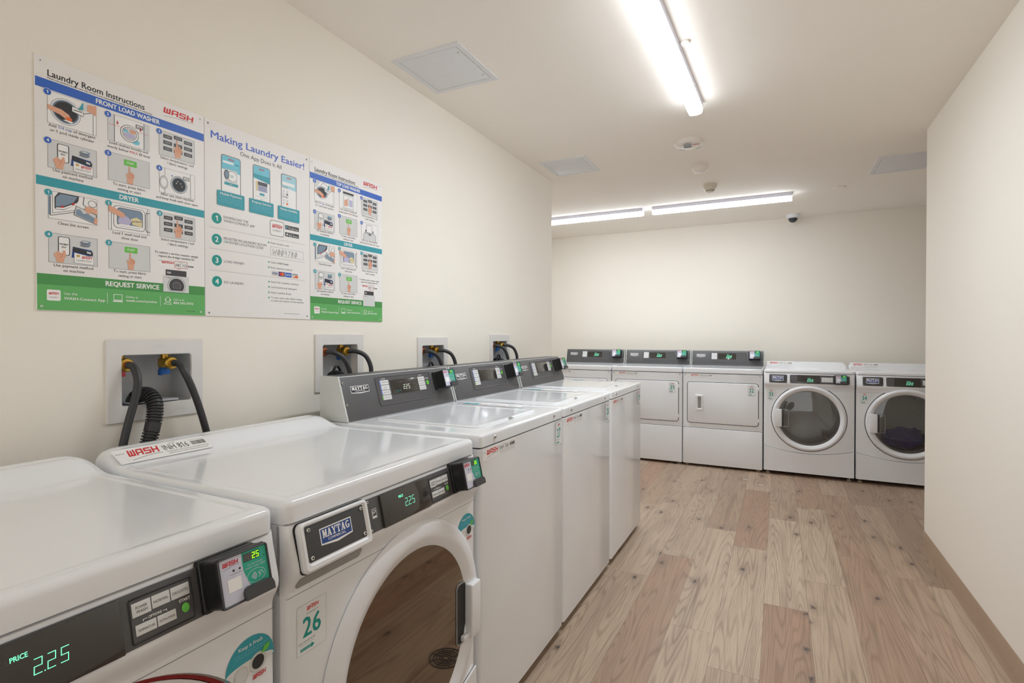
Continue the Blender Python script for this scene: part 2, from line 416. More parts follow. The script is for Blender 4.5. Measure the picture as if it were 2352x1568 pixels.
        s.text('COMMERCIAL', x0 + w_ / 2, y0 + h * .26, h * .13, PAPER, lay + 2, 'c', w_ * .56, .01, c=c)
    def barcode(s, x0, x1, y0, y1, lay=1, n=22, c=0.0):
        rd = random.Random(3); x = x0; st = (x1 - x0) / n
        for k in range(n): s.rect(x0 + k * st, x0 + k * st + st * rd.uniform(.3, .75), y0, y1, INK, lay, c=c)
    # ---- output
    def build(s, name, parent=None, kind=None, label=None, sharp=32):
        me = bpy.data.meshes.new(name); me.from_pydata(s.v, [], s.f)
        for m in s.mats: me.materials.append(m)
        me.polygons.foreach_set('material_index', s.m)
        me.polygons.foreach_set('use_smooth', [True] * len(s.f))
        me.update(); me.set_sharp_from_angle(angle=math.radians(sharp))
        return put(name, me, parent, kind, label)
def put(name, me, parent=None, kind=None, label=None):
    o = bpy.data.objects.new(name, me); COL.objects.link(o)
    if parent: o.parent = parent
    if kind: o['kind'] = kind
    if label: o['label'] = label
    return o
CACHE = {}
def part(key, name, parent, fn, fr=WORLD, label=None, sharp=32):      # same key: same mesh data, a new object
    if key is None or key not in CACHE:
        mb = MB(fr); fn(mb); o = mb.build(name, parent, None, label, sharp)
        if key: CACHE[key] = o.data
        return o
    return put(name, CACHE[key], parent, None, label)
def thing(name, label, cat, loc=(0, 0, 0), rz=0.0, group=None):
    o = bpy.data.objects.new(name, None); COL.objects.link(o); o.empty_display_size = 0.05
    o.location = loc; o.rotation_euler = (0, 0, rz); o['label'] = label; o['category'] = cat
    if group: o['group'] = group
    return o
def tag(o, label, cat, group=None):
    o['label'] = label; o['category'] = cat
    if group: o['group'] = group
    return o

# ------------------------------------------------------------------ the room
H = 2.438
LW0, LWE = -2.0, 3.843          # left wall from behind the camera to its outer corner
RX, RWE = 2.349, 3.852
BY = 6.108
BX0, BX1 = -1.45, 3.7
BOXES = [(0.768, 1.030, 1.0063, 1.2312), (1.4735, 1.7325, 1.0230, 1.2480), (2.1165, 2.3785, 1.0100, 1.2345), (2.8450, 3.1090, 1.0250, 1.2500)]
INS = 0.034                     # flange width of the outlet boxes
mb = MB()
ys = [LW0]
for y0, y1, z0, z1 in BOXES:
    mb.box(-0.12, 0, ys[-1], y0 + INS, 0, H, WALL)
    mb.box(-0.12, 0, y0 + INS, y1 - INS, 0, z0 + 0.041, WALL); mb.box(-0.12, 0, y0 + INS, y1 - INS, z1 - 0.040, H, WALL)
    ys.append(y1 - INS)
mb.box(-0.12, 0, ys[-1], LWE, 0, H, WALL)
mb.build('wall_left', kind='structure')
mb = MB(); mb.box(RX, RX + 0.12, LW0, RWE, 0, H, WALL); mb.build('wall_right', kind='structure')
mb = MB(); mb.box(BX0 - 0.1, BX1 + 0.1, BY, BY + 0.1, 0, H, WALL); mb.build('wall_back', kind='structure')
mb = MB(); mb.box(BX0 - 0.1, BX0, LWE - 0.12, BY, 0, H, WALL); mb.box(BX0, -0.12, LWE - 0.12, LWE, 0, H, WALL); mb.build('wall_alcove_left', kind='structure')
mb = MB(); mb.box(BX1, BX1 + 0.1, RWE - 0.12, BY, 0, H, WALL); mb.box(RX + 0.12, BX1, RWE - 0.12, RWE, 0, H, WALL); mb.build('wall_alcove_right', kind='structure')
mb = MB(); mb.box(BX0 - 0.1, BX1 + 0.1, LW0, BY + 0.1, H, H + 0.1, CEIL); mb.build('ceiling', kind='structure')
def baseboard(name, a0, a1, axis, at, sgn):
    mb = MB()
    prof = [(0, 0), (0.012, 0), (0.009, 0.012), (0.006, 0.022), (0.0045, 0.098), (0.002, 0.102), (0, 0.102)]
    if axis == 'y': mb.loft([[Vector((at + sgn * d, y, z)) for d, z in prof] for y in (a0, a1)], BASEB)
    else: mb.loft([[Vector((x, at + sgn * d, z)) for d, z in prof] for x in (a0, a1)], BASEB)
    mb.build(name, kind='structure')
baseboard('baseboard_right', LW0, RWE, 'y', RX, -1)
baseboard('baseboard_left', LW0, LWE, 'y', 0.0, 1)
baseboard('baseboard_back', BX0, BX1, 'x', BY, -1)
# floor: one mesh, one face per plank, the plank's own tone kept as an attribute
def build_floor():
    PW, PL = 0.1795, 1.29
    off = {-1: 2.755, 0: 3.08, 1: 3.63, 2: 3.39, 3: 2.717, 4: 3.07, 5: 3.50, 6: 3.317}
    tones = {(3, 1): (.95, .05), (3, 0): (.35, .9), (3, 2): (.55, .35), (2, 1): (.3, .8), (2, 0): (.85, .1), (1, 1): (.25, .3), (1, 0): (.9, .08),
             (4, 1): (.8, .1), (4, 0): (.7, .15), (4, 2): (.3, .6), (5, 0): (.25, .55), (5, 1): (.3, .6), (0, 0): (.3, .7), (0, 1): (.7, .05), (-1, 0): (.5, .1), (-1, 1): (.8, .1), (6, 0): (.5, .4), (6, 1): (.5, .3)}
    V, F, C, UV = [], [], [], []
    rd = random.Random(11)
    k0 = int(math.floor((BX0 - 0.1 - 0.9895) / PW)); k1 = int(math.ceil((BX1 + 0.1 - 0.9895) / PW))
    for k in range(k0, k1):
        x0 = 0.9895 + k * PW; x1 = x0 + PW; o = off.get(k, rd.uniform(2.4, 3.7))
        j0 = int(math.floor((LW0 - o) / PL)); j1 = int(math.ceil((BY + 0.1 - o) / PL))
        for j in range(j0, j1):
            y0, y1 = o + j * PL, o + (j + 1) * PL
            ya, yb = max(y0, LW0), min(y1, BY + 0.1)
            if yb <= ya: continue
            t, wm = tones.get((k, j + 1), (rd.random(), rd.random() ** 2))
            n = len(V); V += [(x0, ya, 0), (x1, ya, 0), (x1, yb, 0), (x0, yb, 0)]; F.append((n, n + 1, n + 2, n + 3))
            C.append((t, rd.random(), wm, 1)); UV.append([(0, ya - y0), (PW, ya - y0), (PW, yb - y0), (0, yb - y0)])
    n = len(V)                                     # slab under the planks
    x0 = 0.9895 + k0 * PW; x1 = 0.9895 + k1 * PW
    V += [(x0, LW0, -0.003), (x1, LW0, -0.003), (x1, BY + 0.1, -0.003), (x0, BY + 0.1, -0.003), (x0, LW0, -0.1), (x1, LW0, -0.1), (x1, BY + 0.1, -0.1), (x0, BY + 0.1, -0.1)]
    S = [(0, 1, 2, 3), (7, 6, 5, 4), (0, 4, 5, 1), (1, 5, 6, 2), (2, 6, 7, 3), (3, 7, 4, 0)]
    for f in S: F.append(tuple(i + n for i in f)); C.append((.5, .5, .5, 1)); UV.append([(0.05, 0.1)] * 4)
    me = bpy.data.meshes.new('floor'); me.from_pydata(V, [], F); me.materials.append(FLOOR)
    ca = me.color_attributes.new('plank', 'FLOAT_COLOR', 'CORNER'); uvl = me.uv_layers.new(name='plank_uv')
    for p in me.polygons:
        for q, li in enumerate(p.loop_indices):
            ca.data[li].color = C[p.index]; uvl.data[li].uv = UV[p.index][q]
    me.update(); put('floor', me, None, 'structure')
build_floor()

# ------------------------------------------------------------------ payment reader (built in the frame of the console it sits on)
def reader(parent, key, fr, a0, a1, b0, b1, dep, digits):
    """black housing with a printed face, a lit counter and a card tray; a/b: outline on the console, dep: how far it stands out"""
    wd, hh = a1 - a0, b1 - b0
    fa0, fa1, fb0, fb1 = a0 + wd * .03, a1, b0 + hh * .02, b1
    def body(mb):
        mb.plate(a0 - wd * .05, a1 + wd * .01, b0 - hh * .02, b1 + hh * .02, .004, -.004, .009, BLACK, .002)
        L = []
        for t, e in ((0.0, .004), (0.12, .0), (.84, .0), (.90, .002), (.98, .0), (1.0, .0015)):
            x0 = a0 + (fa0 - a0) * min(1, t * 1.25)
            L.append([mb.fr.p(a, b, dep * t) for a, b in rrect(x0 - e * .3, fa1 + e * .3, fb0 - e * .3, fb1 + e * .3, .005)])
        mb.loft(L, BLACK)
        m = .0028                                                 # raised rim round the face
        mb.ring((fa0, fa1, fb0, fb1), (fa0 + m, fa1 - m, fb0 + m, fb1 - m), .005, .003, dep, dep + .003, DARK2, .0008)
    r = part(key and key + 'b', 'card_reader', parent, body, fr)
    fw, fh = fa1 - fa0 - .006, fb1 - fb0 - .006
    x, y = fa0 + .003, fb0 + .003; c = dep + .0004
    def face(mb):
        mb.rect(x, x + fw, y, y + fh, LAV, 0, c=c)
        P = [(x + fw * .47, y + fh), (x + fw * .46, y + fh * .8), (x + fw * .47, y + fh * .6), (x + fw * .53, y + fh * .36), (x + fw * .64, y + fh * .12), (x + fw * .74, y), (x + fw, y), (x + fw, y + fh)]
        mb.poly(P, TEAL, 1, c)
        mb.wash(x + fw * .06, y + fh * .83, fw * .33, fh * .10, lay=2, c=c)
        mb.ellp(x + fw * .27, y + fh * .70, fw * .022, INK, 2, c=c); mb.ellp(x + fw * .40, y + fh * .70, fw * .022, INK, 2, c=c)
        mb.text('Complete', x + fw * .18, y + fh * .62, fh * .022, GINK, 2, 'l', fw * .16, c=c); mb.text('End', x + fw * .37, y + fh * .62, fh * .022, GINK, 2, 'l', fw * .06, c=c)
        mb.rect(x + fw * .12, x + fw * .40, y + fh * .26, y + fh * .54, PAPER, 2, c=c)
        for k, t in enumerate(('TO PAY HOLD', 'SMART CARD HERE')):
            mb.text(t, x + fw * .73, y + fh * (.66 - .065 * k), fh * .034, LAV, 2, 'c', fw * (.34 if k == 0 else .44), c=c)
        cx, cy = x + fw * .72, y + fh * .40
        mb.line(ell(cx, cy, fw * .2, fh * .15), fw * .008, LAV, 2, True, c)
        for k in range(4): mb.line(ell(cx - fw * .12, cy, fw * (.03 + .03 * k), fh * (.03 + .028 * k), 8, -48, 48), fw * .014, LAV, 2, c=c)
        mb.line([(cx + fw * .04, cy - fh * .06), (cx + fw * .1, cy - fh * .02), (cx + fw * .05, cy + fh * .03), (cx + fw * .12, cy + fh * .06), (cx + fw * .16, cy - fh * .02)], fw * .012, LAV, 2, c=c)
        mb.ellp(x + fw * .94, y + fh * .77, fw * .013, INK, 2, c=c)
    part(key and key + 'f', 'reader_face', r, face, fr)
    def disp(mb):
        x0, y0 = x + fw * .49, y + fh * .77; w_, h_ = fw * .36, fh * .18
        mb.rect(x0, x0 + w_, y0, y0 + h_, DARK2, 2, c=c)
        cw = w_ / 4 / 1.3
        mb.seg7('88', x0 + w_ * .05, y0 + h_ * .14, cw, h_ * .72, cw * .2, LCDG, 3, .06, .25, c)
        mb.seg7(digits, x0 + w_ * .52, y0 + h_ * .10, cw, h_ * .8, cw * .3, LIME, 3, .06, .25, c)
    part(None, 'reader_display', r, disp, fr)
    def tray(mb):
        P = [(x + fw * .40, y - .003), (x + fw * .40, y + fh * .14), (x + fw * .43, y + fh * .21), (x + fw * .49, y + fh * .24), (x + fw * .92, y + fh * .24), (x + fw * .99, y + fh * .20), (x + fw * 1.02, y + fh * .1), (x + fw * 1.02, y - .003)]
        P = list(reversed(P))
        q = [(x + fw * .7 + (a - x - fw * .7) * .97, y + fh * .1 + (b - y - fh * .1) * .95) for a, b in P]
        mb.loft([[mb.fr.p(a, b, dep * .7) for a, b in P], [mb.fr.p(a, b, dep + .0085) for a, b in P], [mb.fr.p(a, b, dep + .0105) for a, b in q]], DARK2)
    part(key and key + 't', 'card_tray', r, tray, fr)
    return r

def number_sticker(parent, fr, a0, a1, b0, b1, num, c=0.0006):
    def f(mb):
        w_, h = a1 - a0, b1 - b0
        mb.rect(a0, a1, b0, b1, PAPER if False else PALE, 0, .002, c)
        mb.rect(a0 + w_ * .02, a1 - w_ * .02, b0 + h * .012, b1 - h * .012, M('sticker white', (232, 235, 236), .35, vary=0), 1, .002, c)
        mb.wash(a0 + w_ * .33, b1 - h * .15, w_ * .40, h * .085, lay=2, swoosh=False, c=c)
        mb.text('CONNECT', a0 + w_ * .52, b1 - h * .235, h * .038, GINK, 2, 'c', w_ * .40, c=c)
        mb.text(num, a0 + w_ * .50, b0 + h * .335, h * .38, TEALN, 2, 'c', w_ * .58, .02, c=c)
        mb.text('Leave washroom tip!', a0 + w_ * .06, b0 + h * .235, h * .022, INK, 2, 'l', w_ * .54, .01, c=c)
        mb.text('Take your laundry', a0 + w_ * .1, b0 + h * .185, h * .02, GINK, 2, 'l', w_ * .46, c=c)
        mb.poly([(a0 + w_ * .12, b0 + h * .07), (a0 + w_ * .48, b0 + h * .07), (a0 + w_ * .48, b0 + h * .045), (a0 + w_ * .58, b0 + h * .10), (a0 + w_ * .48, b0 + h * .155), (a0 + w_ * .48, b0 + h * .13), (a0 + w_ * .12, b0 + h * .13)], TEALN, 2, c)
        mb.text('Scan to pay here', a0 + w_ * .15, b0 + h * .09, h * .022, PAPER, 3, 'l', w_ * .32, c=c)
    return part(None, 'number_sticker', parent, f, fr)
def asset_label(parent, fr, a0, a1, b0, b1, code, c=0.0006):
    def f(mb):
        w_, h = a1 - a0, b1 - b0
        mb.rect(a0, a1, b0, b1, M('label white', (240, 240, 239), .4, vary=0), 0, .002, c)
        mb.text('Property of', a0 + w_ * .015, b0 + h * .66, h * .075, INK, 1, 'l', w_ * .085, c=c)
        mb.wash(a0 + w_ * .12, b0 + h * .42, w_ * .33, h * .44, lay=1, c=c)
        mb.text('Machine ID', a0 + w_ * .58, b0 + h * .87, h * .06, INK, 1, 'l', w_ * .07, c=c)
        mb.text(code, a0 + w_ * .49, b0 + h * .42, h * .38, INK, 1, 'l', w_ * .28, c=c)
        mb.text('Text report or request by phone', a0 + w_ * .80, b0 + h * .83, h * .05, INK, 1, 'l', w_ * .18, c=c)
        mb.barcode(a0 + w_ * .81, a0 + w_ * .98, b0 + h * .46, b0 + h * .76, c=c)
        mb.text('To request service or report a machine out of order, please have the 6 digit', a0 + w_ * .49, b0 + h * .28, h * .07, INK, 1, 'l', w_ * .49, c=c)
        mb.text('machine ID above or the ID on the front of the card reader.', a0 + w_ * .5, b0 + h * .14, h * .07, INK, 1, 'l', w_ * .46, c=c)
    return part(None, 'asset_label', parent, f, fr)

# ------------------------------------------------------------------ pressed steel tops
def steel_top(mb, wd, v0, dep, zb, zt, mat, hump=0.0, hd=0.13, r=0.013, R=0.022, rec=0.0, lip=0.0, x0=0.0):
    """rounded rectangular top, optionally with a raised hump along the back and a shallow sunken field"""
    yf, yb = -v0, -v0 + dep
    def g(u, y, e):
        z = zt
        if hump:
            dr = yb - y; t = min(1, max(0, (dr - 0.045) / (hd - 0.045)))
            s_ = min(u - x0, x0 + wd - u); q = 0.05
            gu = 1.0 if s_ >= q else math.sqrt(max(0, 1 - ((q - s_) / q) ** 2))
            z += hump * (1 - t * t * (3 - 2 * t)) * gu
        if rec:
            t = min(1, max(0, (e - 0.027) / 0.008)); z -= rec * t * t * (3 - 2 * t)
        return z
    E_, Dp = [], []
    for k in range(7):
        t = math.pi / 2 * k / 6; E_.append(r * (1 - math.cos(t))); Dp.append(r * (1 - math.sin(t)))
    e = r; mx = min(wd, dep) / 2 - 0.0015
    while e < mx:
        e += 0.002 if (rec and 0.024 < e < 0.038) else 0.0075
        E_.append(min(e, mx)); Dp.append(0)
    def loop(e):
        a0, a1, b0, b1 = x0 + e, x0 + wd - e, yf + e, yb - e; rr = max(R - e, 0.0008); P = []
        nS, nC = 40, 6
        C = ((a1 - rr, b1 - rr, 0), (a0 + rr, b1 - rr, 90), (a0 + rr, b0 + rr, 180), (a1 - rr, b0 + rr, 270))
        for i, (cx, cy, s0) in enumerate(C):
            for k in range(nC + 1):
                a = math.radians(s0 + 90 * k / nC); P.append((cx + rr * math.cos(a), cy + rr * math.sin(a)))
            nx = C[(i + 1) % 4]; p = P[-1]; a = math.radians(nx[2]); q = (nx[0] + rr * math.cos(a), nx[1] + rr * math.sin(a))
            for k in range(1, nS): P.append((p[0] + (q[0] - p[0]) * k / nS, p[1] + (q[1] - p[1]) * k / nS))
        return P
    L = []
    b = loop(0)
    if lip: L.append([Vector((u, y, zb)) for u, y in loop(lip)])
    L.append([Vector((u, y, zb)) for u, y in b])
    for e, d in zip(E_, Dp): L.append([Vector((u, y, g(u, y, e) - d)) for u, y in loop(e)])
    mb.loft(L, mat)
def feet(root, wd, dep, zt, key):
    for u, v in ((0.035, -0.045), (wd - 0.035, -0.045), (0.035, -dep + 0.06), (wd - 0.035, -dep + 0.06)):
        part(None, 'foot', root, lambda mb: mb.lathe([(0.017, 0.0), (0.019, 0.004), (0.019, 0.012), (0.010, 0.014), (0.010, zt + 0.004)], u, -v, FOOT, 18, True, True))
FRONT = Fr((0, 0, 0), (1, 0, 0), (0, 0, 1))                       # machine front: a = to the right, b = up, c = towards you

# ------------------------------------------------------------------ front loading machines (washers and the two glass door dryers)
def front_loader(name, label, cat, loc, rz, num, code, price, dryer=False, group=None, open_door=False):
    root = thing(name, label, cat, loc, rz, group)
    K = 'fld' if dryer else 'flw'; W = 0.694 if dryer else 0.686; dz = 0.013 if dryer else 0.0
    DEP = 0.66; zt = 0.939 if dryer else 0.9335; zl = 0.914 if dryer else 0.891; zc = 0.765 + dz
    cu, cz, R, Ro = (0.351, 0.521, 0.287, 0.292) if dryer else (0.383, 0.470, 0.3045, 0.290)
    zb = 0.036
    def cabinet(mb):
        # front sheet with the door opening, bent round to the sides
        N_ = 96; e = 0.012
        A = [i * 2 * math.pi / N_ for i in range(N_)]
        for cx, cy in ((W - e, zc), (e, zc), (e, zb), (W - e, zb)): A.append(math.atan2(cy - cz, cx - cu) % (2 * math.pi))
        A = sorted(set(A)); ci, sq, ch, bk = [], [], [], []
        for a in A:
            c, s_ = math.cos(a), math.sin(a)
            ts = [((W - e - cu) / c) if c > 1e-9 else ((e - cu) / c) if c < -1e-9 else 9, ((zc - cz) / s_) if s_ > 1e-9 else ((zb - cz) / s_) if s_ < -1e-9 else 9]
            t = min(ts); x, z = cu + c * t, cz + s_ * t
            ci.append((cu + Ro * c, cz + Ro * s_)); sq.append((x, z))
            ch.append((W if x > W - e - 1e-6 else 0.0 if x < e + 1e-6 else x, z))
        f = mb.fr.p
        mb.loft([[f(a, b, -0.05) for a, b in ci], [f(a, b, 0) for a, b in ci], [f(a, b, 0) for a, b in sq],
                 [f(sx + (a - sx) * .6, b, -0.004) for (a, b), (sx, _) in zip(ch, sq)], [f(a, b, -0.012) for a, b in ch], [f(a, b, -DEP) for a, b in ch]], ENAMF, False, True)
        mb.box(0.0, W, zc, zl - 0.001, -DEP, -0.012, ENAMF)
        mb.box(0.012, W - 0.012, zl - 0.003, zl + 0.002, -DEP + .01, -0.010, GAP)
        mb.line([(0.004, zc - 0.012), (W - 0.004, zc - 0.012)], 0.0011, GINK, 1)
    part(K + 'cab', 'cabinet', root, cabinet, FRONT, sharp=30)
    part(K + 'top', 'top_panel', root, lambda mb: steel_top(mb, W, 0.0, DEP, zl, zt, ENAM, 0.050 if dryer else 0.034, 0.13, rec=0.0018, lip=0.006))
    # bulging console
    prof = [(-0.02, .888), (-.006, .888), (-.002, .8865), (.0065, .856), (.0175, .818), (.0200, .806), (.0185, .796), (.0125, .785), (.0045, .774), (.0012, .7665), (-.0006, .759), (-0.02, .759)]
    def console(mb):
        f = mb.fr.p
        zz = (lambda z: z + dz) if not dryer else (lambda z: zc + (z - .767) * (zl - .003 - zc) / (.888 - .767))
        L = [[f(u, zz(z) if k else zz(z), -0.02 + (c + .02) * q) for c, z in prof] for k, (u, q) in enumerate(((0.0, .3), (.002, .62), (.006, .86), (.013, 1), (W - .013, 1), (W - .006, .86), (W - .002, .62), (W, .3)))]
        mb.loft(L, PLAS)
    con = part(K + 'con', 'console', root, console, FRONT, sharp=50)
    ztop = zl - .005 if dryer else .885; zbot = .806 + dz if not dryer else zc + (.806 - .767) * (zl - .003 - zc) / (.121)
    SL = Fr((0, -.0200, zbot), (1, 0, 0), (0, .0200 + (-.002), ztop - zbot))
    S0 = .003 if dryer else .0035; S1 = (ztop - zbot) - .010 if dryer else .0775
    # maker's plate
    if dryer:
        def plate(mb): mb.plate(.044, .186, S0, S1, .004, -.001, .0018, DARK2, .0006)
        nm = part(K + 'np', 'name_plate', root, plate, SL); na, nb = (.044, .186), (S0, S1); npc = .0019
        lg = (.069, .158, S0 + .016, S1 - .012)
    else:
        def drawer(mb):
            mb.ring((.019, .205, -.011, .082), (.033, .190, .006, .075), .012, .006, -.004, .013, PLAS, .005)
            mb.plate(.026, .196, 0.0, .080, .005, -.002, .0095, PLAS)
            mb.ring((.0175, .2065, -.0125, .0832), (.019, .205, -.011, .082), .013, .012, -.014, .0015, GAP, .0003)
        dr = part(K + 'dr', 'drawer_front', root, drawer, SL)
        def plate(mb): mb.plate(.033, .189, .007, .074, .004, .008, .0105, DARK2, .0006)
        nm = part(K + 'np', 'name_plate', dr, plate, SL); npc = .0106
        na, nb = (.033, .189), (.007, .074); lg = (.066, .150, .024, .060)
        def pocket(mb):
            mb.plate(.021, .189, 0, .024, .006, -.006, .0010, GREYP, .0006)
        part(K + 'pk', 'finger_pocket', root, pocket, Fr((0, -.0030, .7665), (1, 0, 0), (0, -.0125, .0225)))
    part(K + 'lg', 'name_badge', root if dryer else dr, lambda mb: mb.badge(*lg, NAVY, 1, npc), SL)
    for a in na:
        for b in nb:
            sa = a + (.0075 if a == na[0] else -.0075); sb = b + (.0075 if b == nb[0] else -.0075)
            part(None, 'screw', root if dryer else dr, lambda mb: mb.screw(sa, sb, npc, .0042 if not dryer else .0032), SL)
    # control strip
    def strip(mb):
        mb.plate(.207, .656, S0, S1, .002, -.002, .0014, DARK, .0005)
        if not dryer:
            c = .0015
            mb.line(rrect(.222, .236, .033, .053, .0005), .0008, PAPER, 1, True, c); mb.line(ell(.229, .044, .005, .006, 12, 20, 220), .0012, PAPER, 1, c=c)
            mb.line([(.2235, .047), (.229, .0435), (.2345, .047)], .0012, PAPER, 1, c=c); mb.rect(.223, .235, .034, .0375, PAPER, 1, c=c)
    cp = part(K + 'cp', 'control_strip', root, strip, SL)
    for a, b in ((.2125, S1 - .006), (.2125, S0 + .006), (.650, S1 - .006), (.650, S0 + .006)):
        part(None, 'screw', cp, lambda mb: mb.screw(a, b, .0014, .0034), SL)
    d0, d1 = (.250, .432) if not dryer else (.262, .436)
    def display(mb):
        if dryer: mb.plate(d0, d1, S0 + .002, S1 - .002, .001, 0, .002, LCD, .0004); return
        mb.box(d0, d1 - .006, .0030, .0755, -.002, .0075, LCD, .0016)
    dd = part(K + 'ds', 'display', cp, display, SL)
    c = .0021 if dryer else .0077
    def digits(mb):
        if dryer:
            mb.text('PRICE', .345, .046, .005, LCDT, 1, 'l', .024, c=c); mb.seg7(price, .340, .020, .011, .021, .0026, LCDT, 1, .16, .5, c)
        else:
            mb.text('PRICE', .309, .0545, .0056, LCDT, 1, 'l', .0165, .02, c=c); mb.seg7(price, .3285, .030, .0088, .0185, .0013, LCDT, 1, .10, .52, c)
            mb.text('CYCLE', .2935, .0545, .0045, LCDD, 1, 'l', .0125, c=c)
    part(K + 'dg' + price, 'price_digits', cp, digits, SL)
    if not dryer:
        part(K + 'bp', 'button_panel', cp, lambda mb: mb.ring((.4375, .5255, .008, .0695), (.4395, .5235, .010, .0675), .003, .002, .001, .0026, BLACK, .0006), SL)
        B = [(.4415, .4665, .0435, .0625, ('POWER', 'WASH')), (.4680, .4930, .0450, .0625, ('NORMAL',)), (.4945, .5215, .0450, .0625, ('DELICATES',)), (.4435, .4710, .0180, .0325, ('TEMPERATURE',)), (.4725, .4985, .0180, .0325, ('EXTRA RINSE',))]
        for i, (x0, x1, y0, y1, T) in enumerate(B):
            def btn(mb):
                mb.plate(x0, x1, y0, y1, .0006, .001, .0022, PALE, .0003)
                n = len(T)
                for k, t in enumerate(T): mb.text(t, (x0 + x1) / 2, (y0 + y1) / 2 - .0022 + (n - 1) * .0028 - k * .0056, .0038 if n > 1 or i < 3 else .003, INK, 1, 'c', (x1 - x0) * (.6 if n > 1 else .82), c=.0022)
            part(K + 'bt%d' % i, 'button', cp, btn, SL)
        def st(mb):
            mb.lathe([(.0056, .0005), (.0056, .0022), (.0045, .003)], .513, .0275, GREENB, 24, True, True, sy=1.25)
        part(K + 'st', 'start_button', cp, st, SL, 'round green start button')
        def wr(mb):
            mb.text('START', .513, .0372, .0042, PAPER, 1, 'c', .0165, .02, c=.0014); mb.text('OPTIONS', .4705, .0352, .0036, PAPER, 1, 'c', .018, .02, c=.0014)
            mb.line([(.4545, .0345), (.4545, .037), (.460, .037)], .0008, PAPER, 1, c=.0014); mb.line([(.4812, .037), (.4865, .037), (.4865, .0345)], .0008, PAPER, 1, c=.0014)
        part(K + 'wr', 'lettering', cp, wr, SL)
        reader(root, K + 'rd', SL, .540, .6310, .006, .083, .042, num)
    else:
        for k in range(4):
            part(None, 'button', cp, lambda mb: mb.plate(.449 + k * .0215, .4695 + k * .0215, S0 + .017, S1 - .017, .0006, 0, .002, PALE, .0003), SL)
        reader(root, K + 'rd', SL, .545, .632, .006, .080, .045, num)
    # door
    hs = -1 if dryer else 1
    def door(mb):
        if dryer: P = [(R - .012, -.030), (R, -.012), (R, .004), (R - .004, .016), (R - .012, .026), (R - .020, .029), (R - .028, .026), (R - .044, .015), (R - .050, .009), (R - .050, -.010)]
        else: P = [(R - .03, .0005), (R - .002, .0005), (R, .003), (R - .003, .008), (R - .012, .0125), (R - .030, .0165), (R - .040, .0165), (R - .046, .0145), (R - .062, .0075), (R - .0665, .0045), (R - .0665, -.006)]
        mb.lathe(P, cu, cz, PLAS, 96)
        if dryer: mb.lathe([(R + .0045, -.010), (R - .002, -.010)], cu, cz, GAP, 96)
        else: mb.lathe([(R - .066, -.006), (R - .10, -.05), (R - .14, -.09), (.002, -.10)], cu, cz, GREYP, 64, False, True)
    dn = part(K + 'door', 'door', root, door, FRONT, sharp=50)
    def glass(mb):
        if dryer: mb.lathe([(R - .0495, .008), (R - .060, .010), (R - .12, .015), (R - .2, .0185), (.02, .0195), (.002, .0195)], cu, cz, GLASS, 96, False, True)
        else: mb.lathe([(R - .066, .0035), (R - .0675, .0050), (.06, .0050), (.002, .0050)], cu, cz, MIRG, 96, False, True)
    part(K + 'gl', 'door_glass', dn, glass, FRONT, 'tinted door glass' if dryer else 'dark mirror-like door glass')
    if dryer:
        ha, hb, h0, h1 = .090, .146, .437, .592; ra, rb = hb, hb + .055
        part(K + 'hd', 'door_handle', dn, lambda mb: mb.box(ha, hb, h0, h1, .002, .042, PLAS, .005, 3), FRONT)
        part(K + 'rc', 'handle_recess', dn, lambda mb: (mb.ring((ra - .004, rb, h0, h1), (ra - .004, rb - .004, h0 + .004, h1 - .004), .012, .009, .008, .0235, GREYP, .001), mb.box(ra, ra + .016, h0 + .004, h1 - .004, .006, .021, DARK2, .002)), FRONT)
    else:
        def handle(mb):
            mb.box(.618, .668, .374, .528, .003, .030, PLAS, .005, 3)
            mb.box(.592, .624, .374, .390, .006, .020, PLAS, .003)
        part(K + 'hd', 'door_handle', dn, handle, FRONT)
        def recess(mb):
            mb.ring((.571, .619, .366, .540), (.574, .617, .3695, .5365), .014, .012, .003, .0080, GREYP, .0008)
            mb.plate(.5735, .6175, .369, .537, .012, .003, .0062, BLACK)
        part(K + 'rc', 'handle_recess', dn, recess, FRONT)
    if not dryer:
        if open_door:                                       # hinged on the left, swung wide open
            a_ = math.radians(-103); hx, hy = .068, -.012
            dn.rotation_euler = (0, 0, a_)
            dn.location = (hx - (hx * math.cos(a_) - hy * math.sin(a_)), hy - (hx * math.sin(a_) + hy * math.cos(a_)), 0)
            def mouth(mb):
                mb.lathe([(Ro + .0005, -.001), (Ro - .004, -.008)], cu, cz, GREYP, 96)
                mb.lathe([(Ro - .004, -.008), (Ro - .010, -.010), (Ro - .012, -.020)], cu, cz, M('dark red seal', (138, 24, 28), .45), 96)
                mb.lathe([(Ro - .012, -.014), (Ro - .030, -.016), (Ro - .060, -.022), (Ro - .090, -.050)], cu, cz, PLAS, 96)
            part(K + 'mo', 'door_opening', root, mouth, FRONT)
            def tub(mb):
                mb.lathe([(Ro - .090, -.05), (Ro - .10, -.07), (Ro - .03, -.09), (Ro - .03, -.50), (.03, -.515), (.002, -.515)], cu, cz, DRUM, 64, False, True)
            part(K + 'tub', 'drum', root, tub, FRONT)
    else:
